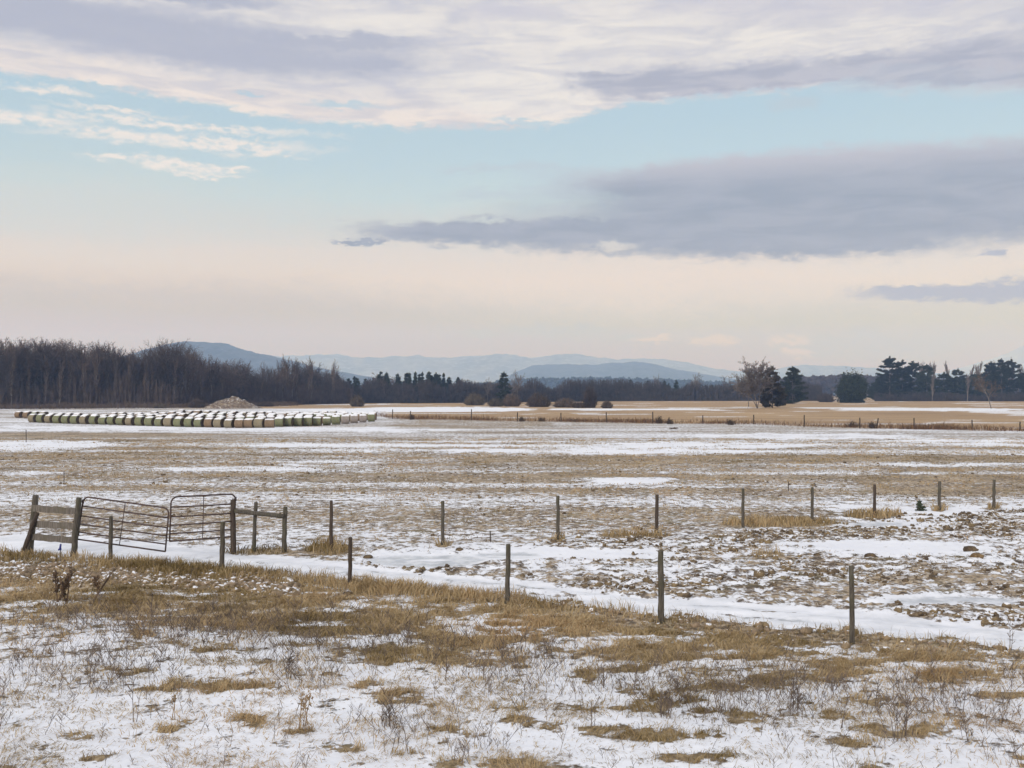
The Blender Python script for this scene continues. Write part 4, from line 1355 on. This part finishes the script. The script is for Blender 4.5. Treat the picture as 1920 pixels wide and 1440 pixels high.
# the small dark seedling between two back posts
g = ground_at(1724, 958)
t = thing('small_evergreen', 'small dark evergreen shrub in the snow between two back posts', 'shrub', g)
a, b = make_pine(401, .36, .25, NEEDLE, 'spruce', .045, 6)
V = np.empty(len(b.vertices) * 3); b.vertices.foreach_get('co', V)
link('trunk', a, t)
rr = np.random.default_rng(5)
zz = rr.uniform(.02, .36, 900); rad = (.13 * (1 - zz / .40) + .03) * np.sqrt(rr.uniform(.2, 1, 900)); aa = rr.uniform(0, 6.28, 900)
V, F = leaf_quads(np.stack([np.cos(aa) * rad * (1 + .5 * np.sin(zz * 60)) + (zz < .16) * .06, np.sin(aa) * rad, zz], 1), .035, rr)
link('crown', npmesh('seedling_crown', V, [F], [noisy('seedling_needles', (.022, .032, .018), (.075, .09, .05), 14)]), t)

# --- far woods as masses
def far_wood(name, pts_top, base_d, depth, mat, label, n, leaf):
    rr = np.random.default_rng(len(name))
    xs = [p[0] for p in pts_top]
    px = rr.uniform(xs[0], xs[-1], n); D = base_d + rr.uniform(0, depth, n)
    top = lin(px, pts_top) + 3.5 * (vnoise(px * .16, px * 0, 9) - .5) + 3 * (vnoise(px * .5, px * 0, 19) - .5)
    zt = CAM_H + (HZ - top) / FPX * D
    z = zt * np.sqrt(rr.uniform(0, 1, n))
    V, F = leaf_quads(np.stack([(px - CX) / FPX * D, D, z], 1), leaf, rr)
    tag(link(name, npmesh(name, V, [F], [mat])), label, 'woods', kind='stuff')


FARW = noisy('far_wood_twigs', (.05, .042, .046), (.085, .068, .07), .03, coord='P')
FARE = noisy('far_evergreens', (.022, .032, .03), (.05, .06, .055), .03, coord='P')
far_wood('far_wood', [(1380, 722), (1450, 714), (1500, 708), (1540, 706), (1580, 705), (1640, 706), (1680, 709), (1760, 712), (1960, 712)], 1050, 160, FARW, 'dark purple-grey wooded rise behind the round evergreen', 26000, 2.3)
far_wood('far_forest', [(600, 726), (760, 727), (860, 722), (960, 714), (985, 710), (1060, 709), (1140, 709), (1250, 712), (1330, 716), (1500, 718)], 2300, 500, FARE, 'low bluish forest band between the tree line and the hills', 30000, 4.5)

# ------------------------------------------------------------------ hills and mountains
def ridge(name, prof, d, depth, mat, seed, jag=.06):
    n = 420; m = 26
    px = np.linspace(prof[0][0], prof[-1][0], n)
    top = lin(px, prof)
    ht = np.maximum((HZ - top) / FPX * d + CAM_H, 0)
    k = np.ones(7) / 7
    ht = np.convolve(np.pad(ht, 3, 'edge'), k, 'valid')
    xs = (px - CX) / FPX * d
    v = np.linspace(-1, 1, m)
    Vv, X = np.meshgrid(v, xs, indexing='ij')
    H = np.repeat(ht[None], m, 0)
    cs = np.clip(1 - np.abs(Vv) ** 1.5, 0, 1)
    rel = fbm(X / d * 30, Vv * 3 + seed, 1, 5, 600 + seed) - .5
    Z = H * cs * (1 + .30 * rel * (1 - cs)) + H * jag * (fbm(X / d * 160, Vv * 8, 1, 4, 650 + seed) - .5) * cs - 12 * (np.abs(Vv) > .99)
    Y = d + Vv * depth
    i = np.arange(m - 1)[:, None] * n + np.arange(n - 1)[None]
    F = np.stack([i, i + 1, i + n + 1, i + n], -1).reshape(-1, 4)
    return tag(link(name, npmesh(name, np.stack([X.ravel(), Y.ravel(), Z.ravel()], 1), [F], [mat], True)), kind='structure')


HILLM = noisy('haze_blue_forest_hill', (.032, .040, .05), (.065, .075, .09), .012, coord='P', c3=(.10, .11, .125))  # forest, with part of the blue haze painted into its colour
HILL2 = noisy('hazy_snow_dusted_hill', (.10, .105, .115), (.22, .22, .23), .006, coord='P', c3=(.32, .32, .34))  # snow dusting, its pale blue-grey also painted in for thinner haze
HILL3 = noisy('far_snowy_mountain', (.20, .20, .215), (.34, .34, .36), .003, coord='P', c3=(.46, .46, .48))
ridge('hill', [(90, 735), (150, 690), (215, 680), (250, 668), (290, 654), (330, 644), (360, 640), (400, 642), (440, 649), (480, 661), (520, 669), (555, 678), (600, 690), (640, 697), (700, 708), (760, 718), (850, 728), (1000, 738)], 4000, 800, HILLM, 1, .09)
ridge('hills', [(900, 730), (950, 706), (975, 694), (1000, 685), (1030, 683), (1080, 683), (1120, 684), (1150, 680), (1190, 678), (1225, 682), (1250, 690), (1285, 696), (1320, 702), (1380, 712), (1480, 722), (1640, 730)], 6000, 1000, HILLM, 2, .09)
ridge('far_hills', [(300, 690), (420, 676), (520, 668), (600, 664), (640, 665), (680, 671), (740, 668), (780, 666), (840, 671), (880, 668), (935, 663), (975, 667), (1000, 671), (1035, 666), (1075, 662), (1110, 668), (1150, 674), (1200, 673), (1240, 672), (1280, 678), (1330, 690), (1400, 698), (1450, 694), (1490, 685), (1535, 685), (1600, 687), (1660, 692), (1760, 700), (2000, 705)], 9000, 1200, HILL2, 3, .10)
ridge('mountain', [(1700, 715), (1780, 695), (1840, 678), (1885, 664), (1920, 648), (1970, 632), (2030, 625), (2090, 640), (2200, 680), (2300, 720)], 11200, 800, HILL3, 4, .05)

# ------------------------------------------------------------------ air
def haze():
    x, y0, y1, z0, z1 = 9000, -170, 12600, -14, 760
    V = [(-x, y0, z0), (x, y0, z0), (x, y1, z0), (-x, y1, z0), (-x, y0, z1), (x, y0, z1), (x, y1, z1), (-x, y1, z1)]
    F = [(0, 3, 2, 1), (4, 5, 6, 7), (0, 1, 5, 4), (1, 2, 6, 5), (2, 3, 7, 6), (3, 0, 4, 7)]
    m = bpy.data.materials.new('winter_air'); m.use_nodes = True; m.node_tree.nodes.clear()
    nt = NT(m.node_tree)
    out = nt.new('ShaderNodeOutputMaterial'); v = nt.new('ShaderNodeVolumePrincipled')
    v.inputs['Color'].default_value = (*[k / AIR[2] for k in AIR], 1)
    v.inputs['Absorption Color'].default_value = (1, 1, 1, 1)      # clear winter air scatters, it does not soak light up
    v.inputs['Density'].default_value = AIR[2]
    v.inputs['Anisotropy'].default_value = 0.0
    nt.l.new(v.outputs[0], out.inputs['Volume'])
    tag(link('haze', npmesh('haze', V, [np.array(F)], [m])), kind='stuff')


AIR = (.70e-4, 1.12e-4, 1.95e-4)      # red, green, blue scattering per metre
haze()

# ------------------------------------------------------------------ sky
SUN_EL, SUN_AZ = R(20), R(215)          # behind the camera and to the left (0 = +Y, clockwise)


def px_el(py):
    return math.degrees(math.atan((HZ - py) / FPX))


def px_az(px):
    return math.degrees(math.atan((px - CX) / FPX))


def srgb(r, g, b, k=1.0):
    f = lambda c: (c / 12.92 if c <= .04045 else ((c + .055) / 1.055) ** 2.4)
    return tuple(f(c / 255) * k for c in (r, g, b))


def sky():
    w = bpy.data.worlds.new('World'); SC.world = w; w.use_nodes = True
    t = w.node_tree; t.nodes.clear(); nt = NT(t)
    out = nt.new('ShaderNodeOutputWorld'); bg = nt.new('ShaderNodeBackground')
    STR = .1
    bg.inputs['Strength'].default_value = STR
    nt.l.new(bg.outputs[0], out.inputs[0])
    dirv = nt.new('ShaderNodeTexCoord').outputs['Generated']
    s = nt.new('ShaderNodeSeparateXYZ'); nt.l.new(dirv, s.inputs[0])
    az = nt.math('MULTIPLY', nt.math('ARCTAN2', s.outputs[0], s.outputs[1]), 180 / math.pi)
    el = nt.math('MULTIPLY', nt.math('ARCSINE', s.outputs[2]), 180 / math.pi)
    cmb = nt.new('ShaderNodeCombineXYZ'); nt.put(cmb.inputs[0], az); nt.put(cmb.inputs[1], nt.math('MULTIPLY', el, 2.3))
    P = cmb.outputs[0]
    # ragged edges: warp the direction with two sizes of noise
    wa = nt.noise(P, .16, 5, .6); wb = nt.noise(nt.vmath('ADD', P, (31, 7, 3)), .16, 5, .6)
    wc = nt.noise(P, .75, 4, .6); wd = nt.noise(nt.vmath('ADD', P, (11, 57, 3)), .7, 5, .65)
    azw = nt.math('ADD', az, nt.math('MULTIPLY', nt.math('SUBTRACT', wa, .5), 7.0))
    elw = nt.math('ADD', el, nt.math('MULTIPLY', nt.math('SUBTRACT', wb, .5), 1.1))
    elw = nt.math('ADD', elw, nt.math('MULTIPLY', nt.math('SUBTRACT', wd, .5), 1.25))
    wf = nt.noise(nt.vmath('ADD', P, (71, 17, 3)), 2.2, 4, .6)
    elw = nt.math('ADD', elw, nt.math('MULTIPLY', nt.math('SUBTRACT', wf, .5), .45))
    azw = nt.math('ADD', azw, nt.math('MULTIPLY', nt.math('SUBTRACT', wc, .5), 2.0))
    fine = nt.noise(P, 1.1, 6, .62)
    big = nt.noise(P, .10, 4, .55)
    st = nt.noise(nt.scaled(P, .55, 1.35, 1), .42, 6, .58, dist=.6)

    def ell(px, py, rx, ry, soft=.45, a=azw, e=elw):
        da = nt.math('DIVIDE', nt.math('SUBTRACT', a, px_az(px)), rx / FPX * 57.3)
        de = nt.math('DIVIDE', nt.math('SUBTRACT', e, px_el(py)), ry / FPX * 57.3)
        d = nt.math('SQRT', nt.math('ADD', nt.math('MULTIPLY', da, da), nt.math('MULTIPLY', de, de)))
        return nt.rng(d, 1 + soft, 1 - soft)

    def union(items, **k):
        m = None
        for it in items:
            e = ell(*it, **k)
            m = e if m is None else nt.math('MAXIMUM', m, e)
        return m
    K = 1 / STR
    G = SKYGAIN
    c = lambda r, g, b: srgb(r, g, b, K * G)
    # clear sky and thin veil: warm near the horizon
    n = nt.new('ShaderNodeTexSky', sky_type='NISHITA'); n.sun_disc = False
    n.sun_elevation = SUN_EL; n.sun_rotation = SUN_AZ
    n.air_density = 1.0; n.dust_density = 2.0
    e01 = nt.math('DIVIDE', nt.math('ADD', elw, nt.math('MULTIPLY', nt.math('SUBTRACT', big, .5), 1.6)), 30.0)
    q = lambda py: px_el(py) / 30
    veil = nt.ramp(e01, [(0, c(203, 196, 196)), (q(640), c(199, 193, 189)), (q(585), c(207, 198, 193)), (q(530), c(230, 211, 198)), (q(480), c(228, 214, 204)), (q(425), c(214, 212, 206)), (q(370), c(204, 216, 214)), (q(300), c(195, 213, 218)), (q(200), c(188, 210, 219)), (.75, c(170, 200, 225)), (1, c(170, 195, 220))])
    base = nt.mix(.80, n.outputs[0], veil)
    # greyish and rosy washes low down
    col = nt.mix(nt.math('MULTIPLY', ell(170, 585, 560, 50, .7), .6), base, c(192, 184, 184))
    col = nt.mix(nt.math('MULTIPLY', ell(100, 410, 420, 50, .8), .5), col, c(205, 208, 206))
    col = nt.mix(nt.math('MULTIPLY', ell(1180, 540, 420, 45, .8), .4), col, c(228, 212, 202))
    col = nt.mix(nt.math('MULTIPLY', ell(1640, 655, 160, 26, .4), .55), col, c(190, 192, 200))
    col = nt.mix(nt.math('MULTIPLY', union([(1040, 622, 90, 13), (1165, 632, 30, 6), (900, 625, 40, 6)], soft=.6), .6), col, c(190, 192, 196))
    col = nt.mix(nt.math('MULTIPLY', union([(1215, 634, 36, 5), (1345, 640, 45, 9), (1470, 643, 30, 9), (1300, 636, 26, 6), (1500, 668, 22, 8)], soft=.6), .42), col, c(226, 206, 200))
    # cream streaks in the blue at left
    ms = nt.math('MULTIPLY', union([(20, 275, 110, 9), (330, 262, 200, 6), (250, 290, 120, 10), (400, 288, 150, 9), (490, 300, 60, 8), (320, 333, 90, 8), (410, 331, 50, 4), (210, 245, 90, 5), (215, 330, 50, 5), (60, 222, 60, 6), (360, 345, 60, 4)], soft=.8), nt.rng(fine, .30, .56))
    col = nt.mix(nt.math('MULTIPLY', ms, .82), col, c(238, 226, 216))
    # the big grey bank at right with its tail
    bank = union([(1620, 408, 560, 74), (1340, 350, 290, 36), (1180, 440, 300, 38), (900, 437, 210, 24), (1850, 412, 380, 66), (1500, 455, 340, 36), (690, 454, 44, 6), (1560, 345, 420, 40)], soft=.34)
    bcol = nt.mix(nt.rng(st, .32, .68), c(150, 159, 175), c(163, 169, 183))
    bcol = nt.mix(nt.rng(el, px_el(372), px_el(292)), bcol, c(190, 189, 198))
    bgap = ell(1150, 462, 62, 8, .6)
    col = nt.mix(nt.math('MULTIPLY', nt.math('MULTIPLY', bank, nt.math('SUBTRACT', 1.0, nt.math('MULTIPLY', bgap, .8))), .95), col, bcol)
    col = nt.mix(nt.math('MULTIPLY', union([(1830, 562, 190, 14), (1690, 553, 50, 8), (1960, 566, 120, 14), (1845, 498, 18, 7)], soft=.4), .85), col, c(168, 174, 190))
    col = nt.mix(nt.math('MULTIPLY', union([(1000, 314, 110, 7), (930, 366, 80, 9), (1040, 356, 90, 12), (870, 318, 60, 4), (1485, 211, 34, 9), (1090, 330, 90, 14)], soft=.8), .6), col, c(186, 196, 204))
    # upper deck
    fc = nt.new('ShaderNodeFloatCurve'); cu = fc.mapping.curves[0]
    A = lambda px: (px_az(px) + 40) / 80
    edge = [(-400, 200), (0, 204), (200, 210), (380, 222), (520, 236), (700, 243), (900, 243), (1040, 236), (1130, 214), (1240, 198), (1400, 196), (1560, 188), (1700, 172), (1800, 190), (1920, 212), (2300, 215)]
    while len(cu.points) > 2: cu.points.remove(cu.points[1])
    cu.points[0].location = (0, px_el(200) / 30); cu.points[1].location = (1, px_el(215) / 30)
    for px, py in edge: cu.points.new(A(px), px_el(py) / 30)
    fc.mapping.update()
    nt.put(fc.inputs['Value'], nt.math('DIVIDE', nt.math('ADD', az, 40.0), 80.0))
    ed = nt.math('MULTIPLY', fc.outputs[0], 30.0)
    over = nt.math('SUBTRACT', nt.math('ADD', el, nt.math('MULTIPLY', nt.math('SUBTRACT', wd, .5), 1.3)), ed)
    over = nt.math('ADD', over, nt.math('MULTIPLY', nt.math('SUBTRACT', fine, .5), .7))
    deck = nt.rng(over, -.12, .38)
    holes = union([(640, 203, 70, 7), (480, 190, 25, 4), (960, 226, 60, 6), (150, 205, 45, 4)], soft=.6)
    deck = nt.math('MULTIPLY', deck, nt.math('SUBTRACT', 1.0, nt.math('MULTIPLY', holes, .75)))
    dn = nt.math('ADD', nt.math('MULTIPLY', st, .75), nt.math('MULTIPLY', fine, .25))
    dcol = nt.mix(nt.rng(dn, .38, .62), c(196, 196, 205), c(216, 212, 211))
    cream = nt.math('MULTIPLY', nt.rng(over, 2.6, .1), nt.rng(az, px_az(1350), px_az(1000)))
    dcol = nt.mix(nt.math('MULTIPLY', cream, .85), dcol, nt.mix(nt.rng(st, .36, .62), c(212, 206, 206), c(236, 223, 213)))
    bright = union([(640, 50, 200, 26), (1100, 48, 200, 36), (1180, 88, 220, 24), (960, 140, 160, 30), (1000, 190, 170, 26), (120, 45, 200, 12), (60, 135, 120, 10), (1500, 95, 260, 26), (980, 72, 90, 10)], soft=.7)
    dcol = nt.mix(nt.math('MULTIPLY', bright, .8), dcol, nt.mix(nt.rng(st, .35, .62), c(212, 209, 210), c(232, 226, 219)))
    dark = union([(150, 100, 440, 40), (420, 122, 350, 32), (600, 90, 200, 14), (660, 128, 130, 10), (40, 84, 160, 22), (350, 30, 160, 14)], soft=.55)
    dcol = nt.mix(nt.math('MULTIPLY', dark, .9), dcol, c(174, 178, 193))
    dark2 = union([(1250, 160, 150, 26), (1420, 164, 220, 24), (1600, 162, 130, 22), (1800, 176, 200, 36), (1950, 180, 160, 44), (1130, 152, 60, 14)], soft=.40)
    dcol = nt.mix(nt.math('MULTIPLY', dark2, .9), dcol, nt.mix(nt.rng(st, .4, .6), c(168, 172, 187), c(184, 185, 196)))
    greyr = union([(1780, 30, 420, 36), (1400, 20, 200, 18), (960, 24, 120, 14)], soft=.6)
    dcol = nt.mix(nt.math('MULTIPLY', greyr, .6), dcol, c(200, 198, 208))
    deck = nt.math('MAXIMUM', deck, nt.math('MULTIPLY', dark2, .92))
    # overhead and behind: bright broken overcast that lights the field
    hi = nt.rng(el, 20.8, 34)
    dcol = nt.mix(hi, dcol, nt.mix(nt.rng(dn, .35, .65), srgb(222, 226, 236, K * TOPGAIN), srgb(246, 246, 246, K * TOPGAIN)))
    col = nt.mix(deck, col, dcol)
    # behind the camera the deck runs down to the horizon
    back = nt.rng(nt.math('ABSOLUTE', az), 45, 80)
    col = nt.mix(back, col, nt.mix(nt.rng(st, .35, .65), srgb(200, 203, 212, K * TOPGAIN), srgb(232, 230, 228, K * TOPGAIN)))
    # the sky as it is above the hazy air: what the air adds and takes along each line of sight is undone here
    sel = nt.math('MAXIMUM', nt.math('SINE', nt.math('MULTIPLY', nt.math('MAXIMUM', el, .2), math.pi / 180)), .001)
    path = nt.math('MINIMUM', nt.math('DIVIDE', 755.0, sel), 12600.0)
    sep = nt.new('ShaderNodeSeparateColor'); nt.l.new(col, sep.inputs[0])
    cc = nt.new('ShaderNodeCombineColor')
    for i in range(3):
        T = nt.math('EXPONENT', nt.math('MULTIPLY', path, -AIR[i]))
        inn = nt.math('MULTIPLY', nt.math('SUBTRACT', 1.0, T), AIRLIGHT[i] * K)
        nt.put(cc.inputs[i], nt.math('MINIMUM', nt.math('MAXIMUM', nt.math('DIVIDE', nt.math('SUBTRACT', sep.outputs[i], inn), T), .05 * K), 2.2 * K))
    col = nt.mix(nt.rng(nt.math('ABSOLUTE', az), 75, 45), col, cc.outputs[0])
    nt.put(bg.inputs['Color'], col)


SKYGAIN, TOPGAIN = 1.0, 1.24
AIRLIGHT = (.55, .56, .57)
sky()
SUN = bpy.data.lights.new('sun', 'SUN'); SUN.energy = 1.9; SUN.angle = R(14); SUN.color = (1, .95, .89)
so = bpy.data.objects.new('sun', SUN); C.objects.link(so)
dvec = Vector((math.sin(SUN_AZ) * math.cos(SUN_EL), math.cos(SUN_AZ) * math.cos(SUN_EL), math.sin(SUN_EL)))
so.rotation_euler = dvec.to_track_quat('Z', 'Y').to_euler(); so.location = (0, 0, 50)

# ------------------------------------------------------------------ camera and render
cam = bpy.data.cameras.new('camera'); co = bpy.data.objects.new('camera', cam); C.objects.link(co)
cam.sensor_width = 36; cam.lens = FPX / 1920 * 36; cam.clip_start = .1; cam.clip_end = 60000
cam.shift_y = (HZ - 720) / 1920
co.location = (0, 0, CAM_H); co.rotation_euler = (R(90), 0, 0)
SC.camera = co
SC.render.engine = 'CYCLES'
cy = SC.cycles
cy.max_bounces = 4; cy.diffuse_bounces = 2; cy.glossy_bounces = 1; cy.transmission_bounces = 1; cy.volume_bounces = 2; cy.transparent_max_bounces = 4
cy.use_denoising = True; cy.denoiser = 'OPENIMAGEDENOISE'; cy.denoising_input_passes = 'RGB_ALBEDO_NORMAL'; cy.denoising_prefilter = 'ACCURATE'; cy.use_adaptive_sampling = False
cy.caustics_reflective = False; cy.caustics_refractive = False
SC.view_settings.view_transform = 'Standard'; SC.view_settings.look = 'None'
SC.view_settings.exposure = 0.0; SC.view_settings.gamma = 1.0
